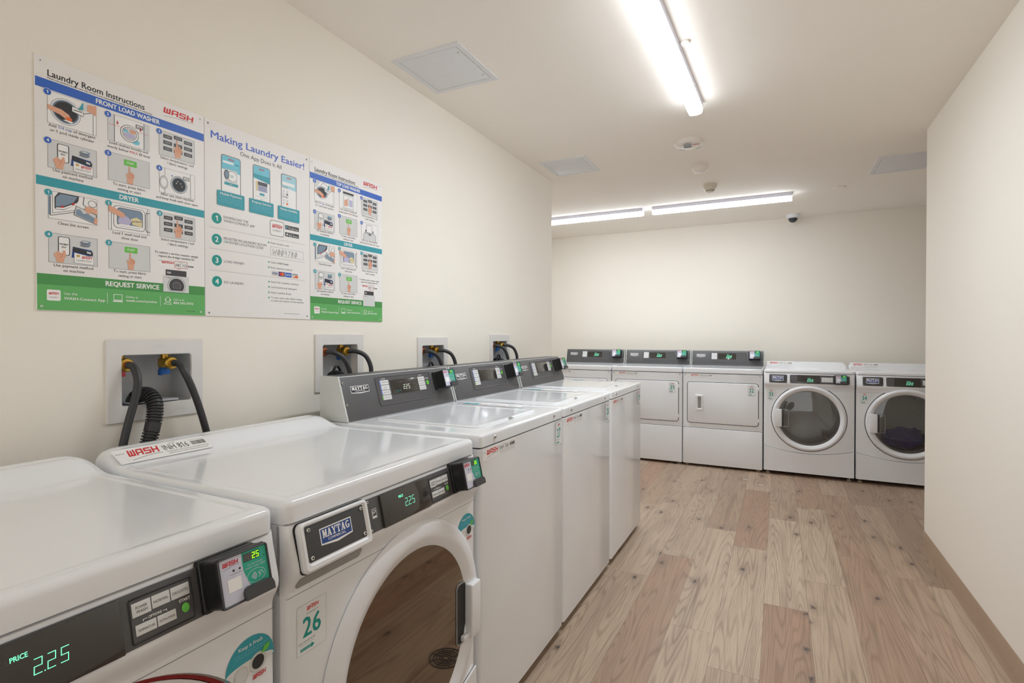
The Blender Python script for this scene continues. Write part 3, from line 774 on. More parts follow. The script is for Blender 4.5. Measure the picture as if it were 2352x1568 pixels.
        def drum(mb):
            mb.lathe([(R - .02, -.035), (R - .055, -.045), (R - .06, -.06)], cu, cz, PLAS, 64)
            mb.lathe([(R - .06, -.06), (R - .03, -.07), (R - .03, -.50), (.03, -.515), (.002, -.515)], cu, cz, DRUM, 64, False, True)
            for k in range(3):
                t = 1.2 + k * 2.094
                P = [(cu + (R - .03) * math.cos(t + d), cz + (R - .03) * math.sin(t + d)) for d in (-.12, .12)] + [(cu + (R - .085) * math.cos(t), cz + (R - .085) * math.sin(t))]
                mb.loft([[mb.fr.p(a, b, -.09) for a, b in P], [mb.fr.p(a, b, -.49) for a, b in P]], DRUM)
        part(K + 'drm', 'drum', root, drum, FRONT)
    def kick(mb):
        arc = [(x, z) for x, z in ((0.004 + (W - .008) * t, .257 - .049 * (1 - (2 * t - 1) ** 2)) for t in [k / 24 for k in range(25)])]
        P = [(0.004, zb)] + [(W - .004, zb)] + list(reversed(arc))
        q = [(a, b - .0025 if b > .1 else b) for a, b in P]
        mb.loft([[mb.fr.p(a, b, -.002) for a, b in P], [mb.fr.p(a, b, .003) for a, b in P], [mb.fr.p(a, b, .0055) for a, b in q]], ENAMF)
        mb.line([(a, b + .0012) for a, b in arc], .0028, GAP, 1)
    part(K + 'kk', 'kick_panel', root, kick, FRONT, sharp=30)
    feet(root, W, DEP, zb, K)
    if dryer:
        number_sticker(root, FRONT, .030, .088, .672, .760, num, .0012)
    else:
        number_sticker(root, FRONT, .026, .100, .632, .727, num, .0006)
        def fresh(mb):
            cx, cy, r = .641, .678, .0465; c = .0008
            mb.poly(ell(cx - .008, cy, r, r, 30, -8, 188) , TEALB, 0, c)
            mb.poly(ell(cx - .008, cy - .002, r * .98, r * .2, 30), M('sticker pale', (222, 224, 222), .35, vary=0), 1, c)
            mb.text('Keep it Fresh', cx - .008, cy + .030, .006, PAPER, 2, 'c', .046, .01, c=c)
            mb.text('Keep your laundry fresh by', cx - .008, cy + .023, .003, SKY, 2, 'c', .062, c=c); mb.text('leaving washer doors open', cx - .008, cy + .018, .003, SKY, 2, 'c', .058, c=c)
            mb.ellp(cx + .006, cy - .004, .0165, LGREY, 3, c=c); mb.ellp(cx + .006, cy - .004, .012, INK, 4, c=c)
            mb.ellp(cx - .026, cy - .012, .0135, LGREY, 3, c=c, ry=.016); mb.ellp(cx - .026, cy - .012, .0105, PALE, 4, c=c, ry=.0125)
            mb.poly([(cx + .012, cy + .006), (cx + .018, cy + .018), (cx + .030, cy + .021), (cx + .026, cy + .009)], GREENB, 5, c)
            mb.wash(cx - .004, cy - .031, .026, .008, lay=3, swoosh=False, c=c)
        part(K + 'fr', 'advice_sticker', root, fresh, FRONT)
    # label on the sloping face of the hump
    hh = 0.050 if dryer else 0.034
    t0, t1 = .14, .72
    def hz(dr): t = (dr - .045) / .085; return zt + hh * (1 - t * t * (3 - 2 * t))
    da, db_ = .045 + .085 * t0, .045 + .085 * t1
    yA, yB = DEP - da, DEP - db_; zA, zB = hz(da), hz(db_)
    LB = Fr((0, yB, zB + .0010), (1, 0, 0), (0, yA - yB, zA - zB))
    if code: asset_label(root, LB, .013, .238, 0, math.hypot(yA - yB, zA - zB), code, .0003)
    return root

# ------------------------------------------------------------------ sloping back consoles shared by the top loaders and the panel door dryers
def back_console(root, K, W, v0, z0, dv, hgt, vb, dryer, price, num):
    SL = Fr((0, -v0, z0), (1, 0, 0), (0, dv, hgt)); LS = math.hypot(dv, hgt)
    vt = v0 - dv
    def prof(e=0.0): return [(z0 - .0, v0 + e), (z0 + hgt, vt + e), (z0 + hgt + e, vb), (z0 - .0, vb)]
    def body(mb): mb.prism([(b, c) for b, c in reversed(prof())], .006, W - .006, LGREY)
    con = part(K + 'cb', 'console', root, body, FRONT)
    def wrap(mb):
        f = mb.fr.p
        P = [(v0 + .0005, z0 + .001), (vt + .0012, z0 + hgt - .003), (vt - .002, z0 + hgt + .001), (vb, z0 + hgt + .001), (vb, z0 + hgt - .002), (vt - .004, z0 + hgt - .002), (v0 - .004, z0 + .001)]
        mb.loft([[f(a, b, c) for c, b in reversed(P)] for a in (.007, W - .007)], DARK)
    part(K + 'cw', 'console_face', con, wrap, FRONT, 'dark grey console face')
    for a in ((0.0, .007), (W - .007, W)):
        part(K + 'ec%d' % (a[0] > 0), 'end_cap', con, lambda mb: mb.prism([(b, c) for b, c in reversed([(z0, v0 + .0015), (z0 + hgt + .0015, vt + .0015), (z0 + hgt + .0015, vb), (z0, vb)])], a[0], a[1], LGREY), FRONT)
    k = 1.0
    lg = (.049, .143, .095, .124) if not dryer else (.050, .138, .085, .117)
    part(K + 'lg', 'name_badge', con, lambda mb: mb.badge(*lg, INK if not dryer else GINK, 1, .0006), SL)
    ins = (.184, .538, .036, .150) if not dryer else (.188, .526, .030, .136)
    def inset(mb):
        mb.ring(ins, (ins[0] + .004, ins[1] - .004, ins[2] + .004, ins[3] - .004), .010, .007, -.001, .0042, DARKR, .0016)
        mb.plate(ins[0] + .003, ins[1] - .003, ins[2] + .003, ins[3] - .003, .007, -.001, .0012, DARK)
        if not dryer:
            mb.text('CYCLES', .229, .1365, .005, PAPER, 1, 'c', .026, .01, c=.0012); mb.text('OPTIONS', .466, .1355, .0045, PAPER, 1, 'c', .024, .01, c=.0012); mb.text('START', .510, .1185, .005, PAPER, 1, 'c', .026, .01, c=.0012)
    ip = part(K + 'in', 'control_panel', con, inset, SL)
    ds = (.268, .442, .073, .131) if not dryer else (.262, .432, .066, .124)
    part(K + 'ds', 'display', con, lambda mb: mb.plate(ds[0], ds[1], ds[2], ds[3], .002, .0, .0036, LCD, .001), SL)
    def dig(mb):
        c = .0037
        if dryer:
            mb.seg7(price, .338, .079, .0125, .026, .0034, LCDT, 1, .25, .5, c); mb.text('PRICE', .345, .110, .005, LCDT, 1, 'l', .022, c=c)
        elif price:
            mb.seg7(price, .338, .088, .0105, .019, .0020, M('pale digits', (206, 214, 200), .5, emit=.5, vary=0), 1, .1, .5, c)
            mb.text('PRICE', .320, .117, .0045, GINK, 1, 'l', .016, c=c); mb.text('MIN', .392, .117, .0045, GINK, 1, 'l', .011, c=c); mb.text('RINSE', .405, .104, .0045, GINK, 1, 'l', .016, c=c)
            mb.text('COLD WTR', .290, .082, .0055, TEALN, 1, 'l', .032, c=c)
        else:
            for a, b in ((.345, .112), (.375, .112), (.352, .098), (.368, .100), (.346, .088)): mb.text('88' if b < .11 else 'MIN', a, b, .006, LCDD, 1, 'l', .014, c=c)
    part(K + 'dg' + price, 'price_digits', con, dig, SL)
    if not dryer:
        for i in range(4):
            y1 = .133 - i * .0197
            part(K + 'lb%d' % i, 'button', con, lambda mb: (mb.plate(.204, .256, y1 - .0180, y1, .001, .0, .0030, PALE, .0006), mb.rect(.204, .2085, y1 - .0178, y1 - .0002, BLUEN if i < 3 else GREENB, 1, c=.003),
                 mb.text(('POWERWASH', 'WHITES', 'DELICATES', 'NORMAL')[i], .232, y1 - .0108, .0042, GINK, 1, 'c', .036 if i != 1 else .02, c=.003)), SL)
        for i in range(3):
            y1 = .131 - i * .0194
            part(K + 'rb%d' % i, 'button', con, lambda mb: (mb.plate(.444, .490, y1 - .0178, y1, .001, .0, .0030, PALE, .0006), mb.text(('TEMPERATURE', 'SOIL LEVEL', 'EXTRA RINSE')[i], .467, y1 - .0108, .0040, GINK, 1, 'c', .036, c=.003)), SL)
        part(K + 'st', 'start_button', con, lambda mb: mb.lathe([(.0088, .0), (.0088, .002), (.0075, .0032)], .509, .103, GREENB, 28, True, True, sy=1.15), SL, 'round green start button')
        rd = (.560, .655, .064, .142)
    else:
        for i in range(4):
            y1 = .130 - i * .0165
            part(K + 'lb%d' % i, 'button', con, lambda mb: mb.plate(.198, .252, y1 - .0155, y1, .001, .0, .0030, PALE, .0006), SL)
        rd = (.556, .656, .062, .146)
    for a in (.016, W - .016):
        for b in ((.138, .059) if not dryer else (.137, .050)):
            part(None, 'screw', con, lambda mb: mb.screw(a, b, .001, .0046), SL)
    reader(root, K + 'rd', SL, *rd, .052, num)
    return SL

def top_loader(label, loc, rz, num, code, price):
    root = thing('top_load_washer', label, 'washing machine', loc, rz, 'top load washers along the left wall')
    K = 'tl'; W, DEP = .683, .661
    def cab(mb):
        L = [[mb.fr.p(a, b, -.012 + (c + .012)) for a, b, c in ((x, z, 0) for x, z in [])] for _ in ()]
        pr = [(0, -DEP), (0, -.012), (.004, -.004), (.012, 0), (W - .012, 0), (W - .004, -.004), (W, -.012), (W, -DEP)]
        mb.loft([[mb.fr.p(a, z, c) for a, c in reversed(pr)] for z in (.036, .897)], ENAMF)
        mb.box(.004, W - .004, .896, .902, -DEP + .01, -.006, GAP)
        mb.box(.02, W - .02, .012, .037, -DEP + .03, -.12, GAP)
    part(K + 'cab', 'cabinet', root, cab, FRONT, sharp=50)
    part(K + 'top', 'top_deck', root, lambda mb: steel_top(mb, W, 0.001, DEP - .001, .901, .939, ENAM, r=.009, R=.016, lip=.004))
    def lid(mb):
        y0, y1 = .066, .505
        steel_top(mb, .465, -.066, .439, .9375, .9445, ENAM, r=.004, R=.030, rec=.0012, x0=.101)
    ld = part(K + 'lid', 'lid', root, lid)
    TOP = Fr((0, 0, .9395), (1, 0, 0), (0, 1, 0))
    def grip(mb):
        mb.lathe([(.026, .0002), (.022, .002), (.014, .0062), (.004, .0066)], .335, .070, GREYP, 24, False, True, sy=.34)
    part(K + 'gp', 'lid_grip', ld, grip, TOP)
    SLF = Fr((0, 0, 0), (1, 0, 0), (0, 0, 1))
    def strip(mb):
        P = Fr((.620, 0, .9402), (0, 1, 0), (-1, 0, 0)); mb.fr = P
        mb.rect(.165, .455, -.046, .0, PAPER, 0, .002)
        mb.rect(.378, .452, -.042, -.004, TEALB, 1); mb.text('HE', .40, -.032, .016, PAPER, 2, 'l', .03, .02)
        for i, (t, m) in enumerate((('USE HE', RED), ('DETERGENT', TEALN), ('1/4 CUP', RED), ('OR ONE POD', TEALN))):
            mb.text(t, .350 - i * .045, -.020 - (i % 2) * .014, .010, m, 1, 'c', .04, .02)
    part(K + 'sp', 'detergent_sticker', root, strip)
    for a in (.089, .584):
        part(None, 'screw', root, lambda mb: mb.screw(a, .921, .001, .0058), FRONT)
    back_console(root, K, W, -.5315, .9405, .046, .156, -.661, False, price, num)
    feet(root, W, DEP, .036, K)
    asset_label(root, FRONT, .012, .238, .858, .8935, code, .0006)
    number_sticker(root, FRONT, .605, .670, .797, .888, num, .0006)
    return root

def panel_dryer(label, loc, num, code):
    root = thing('clothes_dryer', label, 'dryer', loc, 0.0, 'panel door dryers against the back wall')
    K = 'pd'; W, DEP = .694, .66
    def cab(mb):
        pr = [(0, -DEP), (0, -.012), (.004, -.004), (.012, 0), (W - .012, 0), (W - .004, -.004), (W, -.012), (W, -DEP)]
        mb.loft([[mb.fr.p(a, z, c) for a, c in reversed(pr)] for z in (.024, .884)], ENAMF)
        mb.box(.004, W - .004, .883, .891, -DEP + .01, -.006, GAP)
        mb.line([(.002, .3685), (W - .002, .3685)], .0036, GAP, 1)
        mb.line(rrect(.040, .661, .4145, .8035, .026), .0046, GAP, 1, True)
    part(K + 'cab', 'cabinet', root, cab, FRONT, sharp=50)
    part(K + 'top', 'top_panel', root, lambda mb: steel_top(mb, W, 0.001, DEP - .001, .890, .936, ENAM, r=.009, R=.016, lip=.004))
    def door(mb): mb.plate(.043, .658, .4175, .8005, .024, -.002, .007, ENAMF, .004)
    dn = part(K + 'door', 'door', root, door, FRONT)
    def hnd(mb):
        mb.ring((.114, .184, .535, .683), (.138, .168, .556, .664), .006, .003, .006, .0150, PLAS, .0035)
        mb.plate(.137, .169, .555, .665, .003, .004, .0078, GREYP)
    part(K + 'hd', 'door_handle', dn, hnd, FRONT)
    for b in (.755, .470): part(K + 'hg%d' % (b > .6), 'hinge', dn, lambda mb: mb.box(.654, .668, b - .016, b + .016, .0, .008, PLAS, .002), FRONT)
    part(K + 'kp', 'lower_panel', root, lambda mb: mb.plate(.0025, W - .0025, .025, .3660, .006, -.002, .004, ENAMF, .003), FRONT)
    for a in (.021, W - .021): part(None, 'screw', root, lambda mb: mb.screw(a, .872, .0005, .0055), FRONT)
    back_console(root, K, W, -.540, .9365, .040, .150, -.648, True, '2.00', num)
    feet(root, W, DEP, .024, K)
    asset_label(root, FRONT, .048, .268, .852, .8795, code, .0006)
    number_sticker(root, FRONT, .571, .633, .692, .788, num, .0078)
    return root

R90 = math.pi / 2
front_loader('front_load_washer', 'nearest white front load washer, card reader showing 25, cut off by the left edge', 'washing machine', (.776, -.024, 0), R90, '25', None, '2.25', open_door=True, group='front load washers along the left wall')
front_loader('front_load_washer', 'white front load washer with the number 26 sticker and dark round door', 'washing machine', (.776, .680, 0), R90, '26', 'INH 816', '2.25', group='front load washers along the left wall')
top_loader('white top load washer with the number 27 sticker, nearest of the top loaders', (.7815, 1.386, 0), R90, '27', 'INH 768', '2.25')
top_loader('white top load washer with the number 28 sticker, middle of the three top loaders', (.7815, 2.078, 0), R90, '28', 'INH 764', '')
top_loader('white top load washer farthest along the left wall, beside the open floor', (.7815, 2.786, 0), R90, '29', 'INH 770', '')
panel_dryer('white dryer half hidden behind the farthest top load washer, in the back left corner', (-.645, 5.300, 0), '30', 'INW 555')
panel_dryer('white panel door dryer with the number 31 sticker', (.060, 5.300, 0), '31', 'INW 559')
panel_dryer('white panel door dryer with the number 32 sticker and a recessed handle', (.761, 5.300, 0), '32', 'INW 557')
front_loader('glass_door_dryer', 'white dryer with a round glass door and the number 33 sticker', 'dryer', (1.464, 5.295, 0), 0, '33', 'INW 575', '2.00', True, 'round door dryers against the back wall')
front_loader('glass_door_dryer', 'white dryer with round glass door, number 34 sticker and blue laundry inside', 'dryer', (2.167, 5.295, 0), 0, '34', 'INW 561', '2.00', True, 'round door dryers against the back wall')

# ------------------------------------------------------------------ posters on the left wall
PH = 0.611
def hand_point(mb, x, y, s, lay, lo):                           # printed pointing hand, fingertip at (x, y)
    P = [(-.10, 0), (.10, .0), (.13, -.9), (.45, -1.0), (.75, -1.15), (.85, -1.5), (.62, -2.1), (.55, -2.7), (-.35, -2.7), (-.42, -1.9), (-.62, -1.35), (-.5, -1.2), (-.25, -1.45), (-.16, -1.0)]
    lim = (y - lo) / 2.7
    mb.poly([(x + a * s, y + b * lim) for a, b in reversed(P)], SKIN, lay)
    for q in ([(.1, -1.25), (.42, -1.4), (.40, -1.75)], [(.42, -1.1), (.66, -1.3), (.62, -1.7)], [(-.16, -1.5), (.0, -1.75), (.3, -1.8)], [(.13, -.9), (.14, -1.25)]):
        mb.line([(x + a * s, y + b * lim) for a, b in q], s * .07, SKIND, lay + 1)
def hand_hold(mb, x, y, s, lay):                                 # printed hand holding a phone from below
    P = [(0, 1.0), (.5, 1.45), (.75, 1.25), (.95, 1.2), (1.0, 1.55), (1.25, 1.6), (1.35, .9), (1.15, .55), (1.1, 0), (.35, 0), (.25, .5)]
    mb.poly([(x + a * s, y + b * s) for a, b in reversed(P)], SKIN, lay)
    for q in ([(.5, 1.1), (.75, .95)], [(.95, 1.2), (.9, .8), (.7, .6)]): mb.line([(x + a * s, y + b * s) for a, b in q], s * .05, SKIND, lay + 1)
def frame_box(mb, x0, x1, y0, y1, fill=None):
    mb.rect(x0, x1, y0, y1, fill or PAPER, 2); mb.line([(x0, y0), (x1, y0), (x1, y1), (x0, y1)], .0006, GINK, 3, True)
def instruction_poster(label, y0, W, top, P):
    root = thing('instruction_poster', label, 'poster', (0.0, y0, 1.303), 0, 'laundry posters in a row on the left wall')
    fr = Fr((0.004, 0, 0), (0, 1, 0), (0, 0, 1)); k = W / .415; U = lambda v: v * k
    def board(mb):
        mb.plate(0.0006, W - .0006, 0, PH, .002, -.0036, 0, M('poster board', (238, 234, 231), .45, vary=.004), .0004)
    part(None, 'board', root, board, fr)
    def art(name, fn):
        mb = MB(fr); fn(mb); return mb.build(name, root)
    e = .0012; xe = W - .0012
    art('header_banner', lambda mb: (mb.rect(e, xe, .5345, .557, BLUEB, 1), mb.text('TOP LOAD WASHER' if top else 'FRONT LOAD WASHER', U(.2055), .5405, .0118, PAPER, 2, 'c', U(.157 if not top else .137), .03)))
    art('dryer_banner', lambda mb: (mb.rect(e, xe, .3005, .3225, TEALB, 1), mb.text('DRYER', U(.2035), .3055, .0118, PAPER, 2, 'c', U(.047), .03)))
    def foot(mb):
        mb.rect(e, xe, .0625, .0885, GREEND, 1); mb.rect(e, xe, .0005, .0625, GREENL, 1)
        mb.text('REQUEST SERVICE', U(.2125), .0700, .0120, PAPER, 2, 'c', U(.134), .03)
        mb.rect(U(.020), U(.0475), .0240, .0505, PAPER, 2, .003); mb.wash(U(.0235), .0388, U(.0205), .0060, lay=3, swoosh=False); mb.text('CONNECT', U(.0337), .0305, .0032, GINK, 3, 'c', U(.019))
        mb.text('Use the', U(.0545), .0400, .0062, PAPER, 2); mb.text('WASH-Connect App', U(.0545), .0278, .0066, PAPER, 2, 'l', U(.089), .015)
        for x in (.1485, .2825): mb.rect(U(x), U(x) + .0008, .0235, .0515, PAPER, 2)
        mb.line([(U(.164), .034), (U(.184), .034), (U(.184), .0485), (U(.164), .0485)], .0012, PAPER, 2, True); mb.poly([(U(.161), .0290), (U(.187), .0290), (U(.184), .0325), (U(.164), .0325)], PAPER, 2)
        mb.text('Online at', U(.1935), .0410, .0056, PAPER, 2); mb.text('wash.com/service', U(.1935), .0312, .0062, PAPER, 2, 'l', U(.0795), .015)
        mb.line(ell(U(.3035), .043, .0062, .0075, 16), .0011, PAPER, 2, True); mb.line([(U(.293), .0300), (U(.296), .0345), (U(.303), .036), (U(.310), .0345), (U(.3135), .0300)], .0012, PAPER, 2, True)
        mb.rect(U(.2955), U(.2985), .0395, .0455, PAPER, 2); mb.rect(U(.3085), U(.3115), .0395, .0455, PAPER, 2)
        mb.text('Call us at', U(.3195), .0415, .0056, PAPER, 2); mb.text('800.342-5932', U(.3195), .0315, .0062, PAPER, 2, 'l', U(.0585), .015)
        mb.text('WL-0083  WL-0684', U(.354), .0110, .0026, INK, 2, 'l', U(.029))
    art('service_banner', foot)
    def head(mb):
        mb.text('Laundry Room Instructions', U(.0255), .5665, .0150, INK, 1, 'l', U(.2185), .016)
        mb.text('Please use machines at your own risk. WASH is not responsible for damage due to misuse or overloading.', U(.0250), .5600, .0040, INK, 1, 'l', U(.240), .006)
        mb.wash(U(.2945), .5800, U(.0880), .0160, lay=1)
    art('title_lettering', head)
    X = [(.0245, .1270), (.1535, .2555), (.2825, .3845)]
    def badge(mb, col, n, x, y):
        mb.ellp(U(x), y, .0086, PAPER, 4); mb.ellp(U(x), y, .0078, BLUEB if col else TEALB, 5); mb.text(n, U(x), y - .0036, .0074, PAPER, 6, 'c', None, .02)
    def cap(mb, cx, yb, *lines):
        for i, t in enumerate(lines): mb.text(t, U(cx), yb - .0112 * i, .0066, INK, 1, 'c', None, .004, word=('1/4 cup', BLUEB) if '1/4 cup' in t else ('MAX', RED) if 'MAX' in t else None)
    def buttons(mb, x0, x1, y0, y1):
        frame_box(mb, x0, x1, y0, y1, PALE)
        w_, h = x1 - x0, y1 - y0; N = ('LOW', 'MEDIUM', 'HIGH', 'HEAVY', 'WHITES', 'LIGHT', 'NORMAL', 'DELICATE', 'COLORS')
        for r in range(3):
            for c in range(3):
                a = x0 + w_ * (.11 + .29 * c); b = y0 + h * (.74 - .25 * r + (.07 if c == 1 and r == 0 else 0))
                mb.rect(a, a + w_ * .24, b, b + h * .15, DARK2, 3); mb.text(N[r * 3 + c], a + w_ * .12, b + h * .05, h * .05, PALE, 4, 'c', w_ * .15)
        hand_point(mb, x0 + w_ * .49, y0 + h * .80, w_ * .17, 5, y0 + h * .06)
    def pay(mb, x0, x1, y0, y1):
        frame_box(mb, x0, x1, y0, y1, PALE); w_, h = x1 - x0, y1 - y0
        mb.rect(x0 + w_ * .18, x0 + w_ * .42, y0 + h * .28, y0 + h * .92, INK, 3, w_ * .04); mb.rect(x0 + w_ * .198, x0 + w_ * .402, y0 + h * .30, y0 + h * .90, PAPER, 4, w_ * .03)
        mb.text('MOBILE', x0 + w_ * .30, y0 + h * .63, h * .055, INK, 5, 'c', w_ * .17, .03); mb.text('PAY', x0 + w_ * .30, y0 + h * .53, h * .055, INK, 5, 'c', w_ * .09, .03)
        hand_hold(mb, x0 + w_ * .09, y0 + h * .02, w_ * .185, 6)
        for i in range(4): mb.ellp(x0 + w_ * (.74 + (.015 if i % 2 else -.01)), y0 + h * (.70 + .045 * i), w_ * .105, STEELB if i % 2 else GINK, 3 + i, h * .05); mb.ellp(x0 + w_ * .74, y0 + h * .838, w_ * .07, SKY if top else PALE, 8, h * .025)
        P_ = lambda q: [(x0 + w_ * a, y0 + h * b) for a, b in q]
        mb.poly(P_([(.45, .23), (.80, .23), (.80, .34), (.88, .36), (.88, .56), (.48, .62)]), NAVY, 3); mb.poly(P_([(.48, .45), (.90, .36), (.90, .50), (.48, .62)]), INK, 4); mb.poly(P_([(.77, .44), (.86, .42), (.86, .48), (.77, .51)]), PALE, 5)
        mb.poly(P_([(.50, .05), (.92, .03), (.92, .32), (.50, .42)]), GINK, 5); mb.poly(P_([(.507, .06), (.913, .04), (.913, .313), (.507, .41)]), PAPER, 6)
        mb.rect(x0 + w_ * .55, x0 + w_ * .62, y0 + h * .27, y0 + h * .35, BRASSP, 7); mb.wash(x0 + w_ * .66, y0 + h * .23, w_ * .22, h * .10, lay=7, swoosh=False); mb.text('Laundry Card', x0 + w_ * .55, y0 + h * .13, h * .06, INK, 7, 'l', w_ * .31)
    def start(mb, x0, x1, y0, y1):
        frame_box(mb, x0, x1, y0, y1, PALE); w_, h = x1 - x0, y1 - y0
        mb.rect(x0 + w_ * .37, x0 + w_ * .68, y0 + h * .66, y0 + h * .88, GREENB, 3); mb.text('START', x0 + w_ * .525, y0 + h * .73, h * .09, PAPER, 4, 'c', w_ * .19)
        hand_point(mb, x0 + w_ * .50, y0 + h * .68, w_ * .145, 5, y0 + h * .01)
    def drum1(mb, x0, x1, y0, y1):
        frame_box(mb, x0, x1, y0, y1); w_, h = x1 - x0, y1 - y0; Q = lambda q: [(x0 + w_ * a, y0 + h * b) for a, b in q]
        cx, cy = x0 + w_ * .36, y0 + h * .48
        if top: mb.poly(Q([(0, 1), (.3, 1), (.12, .7), (0, .62)]), PALE, 3); mb.line(Q([(.05, .42), (.42, .98), (.98, .7)]), w_ * .012, INK, 3)
        for r, m in ((.31, GINK), (.30, PAPER), (.275, STEELB), (.245, DARK2), (.225, PALE), (.215, INK)): mb.ellp(cx, cy, w_ * r, m, 3 + (.31 - r) * 20, w_ * r * (1.0 if not top else .8))
        mb.poly(Q([(0, .56), (.0, .42), (.24, .34), (.36, .25), (.47, .28), (.42, .42), (.27, .52)]), SKIN, 8); mb.ellp(x0 + w_ * .42, y0 + h * .28, w_ * .065, ORNG, 9, h * .06); mb.poly(Q([(.30, .2), (.47, .16), (.51, .22), (.36, .24)]), PAPER, 8)
        mb.poly(Q([(.48, .56), (.72, .50), (.72, .66), (.48, .74)]), INK, 8); mb.poly(Q([(.487, .57), (.712, .513), (.712, .652), (.487, .725)]), PAPER, 9); mb.rect(x0 + w_ * .51, x0 + w_ * .69, y0 + h * .615, y0 + h * .64, INK, 10)
        mb.poly(Q([(.60, .68), (.78, .74), (.80, .94), (.70, .94), (.66, .8)]), TEALB, 7); mb.rect(x0 + w_ * .72, x0 + w_ * .80, y0 + h * .72, y0 + h * .96, PALE, 8); mb.poly(Q([(.80, .74), (1, .66), (1, .98), (.82, .95)]), SKIN, 8)
        mb.line(Q([(.72, .6), (.88, .7)]), w_ * .012, INK, 7); mb.line(Q([(.93, 0), (.93, .68)]), w_ * .01, GINK, 4)
    def fill(mb, x0, x1, y0, y1):
        frame_box(mb, x0, x1, y0, y1); w_, h = x1 - x0, y1 - y0; Q = lambda q: [(x0 + w_ * a, y0 + h * b) for a, b in q]
        if top:
            mb.rect(x0 + w_ * .2, x0 + w_ * .8, y0 + h * .02, y0 + h * .98, PALE, 3); mb.rect(x0 + w_ * .2, x0 + w_ * .8, y0 + h * .86, y0 + h * .97, INK, 4); mb.rect(x0 + w_ * .26, x0 + w_ * .74, y0 + h * .1, y0 + h * .74, PAPER, 4)
            mb.poly(Q([(.27, .15), (.46, .2), (.46, .6), (.27, .5)]), SKIN, 5); mb.poly(Q([(.52, .2), (.73, .2), (.73, .55), (.56, .62)]), LILAC, 5); mb.rect(x0 + w_ * .46, x0 + w_ * .55, y0 + h * .2, y0 + h * .7, PALE, 6)
        else:
            mb.rect(x0, x0 + w_ * .145, y0, y1, PALE, 3); mb.rect(x0 + w_ * .86, x1, y0, y1, PALE, 3)
            for a in (.145, .86): mb.rect(x0 + w_ * a, x0 + w_ * (a + .012), y0, y1, INK, 4)
            cx, cy = x0 + w_ * .51, y0 + h * .46
            mb.ellp(x0 + w_ * .66, y0 + h * .2, w_ * .1, SKY, 3, h * .1)
            for r, m in ((.225, INK), (.213, PAPER), (.175, INK), (.165, PALE)): mb.ellp(cx, cy, w_ * r, m, 4 + (.225 - r) * 30, h * r * 1.42)
            mb.poly(Q([(.36, .36), (.46, .27), (.62, .3), (.65, .42), (.5, .48), (.38, .44)]), LILAC, 7); mb.poly(Q([(.54, .47), (.66, .5), (.64, .60), (.55, .62), (.5, .56)]), SKIN, 7); mb.poly(Q([(.36, .48), (.5, .48), (.42, .6), (.37, .58)]), SKY, 7)
            for i in range(14): mb.rect(x0 + w_ * (.01 + i * .07), x0 + w_ * (.05 + i * .07), y0 + h * .60, y0 + h * .615, RED, 8)
            for a in (.22, .78): mb.poly(Q([(a - .03, .73), (a, .66), (a + .03, .73)]), RED, 8); mb.rect(x0 + w_ * (a - .012), x0 + w_ * (a + .012), y0 + h * .73, y0 + h * .80, RED, 8)
            mb.line(Q([(.67, .76), (.83, .76), (.83, .88), (.67, .88)]), w_ * .014, INK, 8, True); mb.rect(x0 + w_ * .70, x0 + w_ * .80, y0 + h * .80, y0 + h * .825, GINK, 8)
    def clean(mb, x0, x1, y0, y1):
        frame_box(mb, x0, x1, y0, y1); w_, h = x1 - x0, y1 - y0; Q = lambda q: [(x0 + w_ * a, y0 + h * b) for a, b in q]
        if top:
            mb.poly(Q([(.12, 0), (.12, .3), (.2, .42), (.8, .42), (.88, .3), (.88, 0)]), PALE, 3); mb.line(Q([(.12, 0), (.12, .3), (.2, .42), (.8, .42), (.88, .3), (.88, 0)]), w_ * .014, INK, 4)
            mb.rect(x0 + w_ * .30, x0 + w_ * .64, y0 + h * .44, y0 + h * .9, PAPER, 4, .001); mb.line(rrect(x0 + w_ * .30, x0 + w_ * .64, y0 + h * .44, y0 + h * .9, .001), w_ * .012, INK, 5, True); mb.ellp(x0 + w_ * .5, y0 + h * .34, w_ * .1, INK, 5, h * .035)
            mb.rect(x0 + w_ * .23, x0 + w_ * .28, y0 + h * .46, y0 + h * .6, INK, 4); mb.rect(x0 + w_ * .68, x0 + w_ * .73, y0 + h * .46, y0 + h * .6, INK, 4)
            return
        cx, cy = x0 + w_ * .54, y0 + h * .46
        for r, m in ((.24, INK), (.23, PALE), (.205, INK), (.20, STEELB), (.18, INK)): mb.ellp(cx, cy, w_ * r, m, 3 + (.24 - r) * 40, h * r * 1.45)
        for a, b in ((.5, .58), (.58, .52), (.62, .42), (.46, .5)): mb.ellp(x0 + w_ * a, y0 + h * b, w_ * .014, PAPER, 8)
        for r, m in ((.17, INK), (.16, PALE), (.12, GINK), (.115, PAPER)): mb.ellp(x0 + w_ * .115, y0 + h * .42, w_ * r * .68, m, 4 + (.17 - r) * 40, h * r * 1.5)
        mb.line(Q([(.67, .72), (.83, .72), (.83, .84), (.67, .84)]), w_ * .014, INK, 4, True); mb.rect(x0 + w_ * .70, x0 + w_ * .80, y0 + h * .765, y0 + h * .79, GINK, 4); mb.rect(x0 + w_ * .87, x0 + w_ * .88, y0, y1, GINK, 4); mb.rect(x0 + w_ * .14, x0 + w_ * .15, y0, y1, GINK, 3)
        mb.ellp(x0 + w_ * .34, y0 + h * .76, w_ * .02, BLUEN, 4)
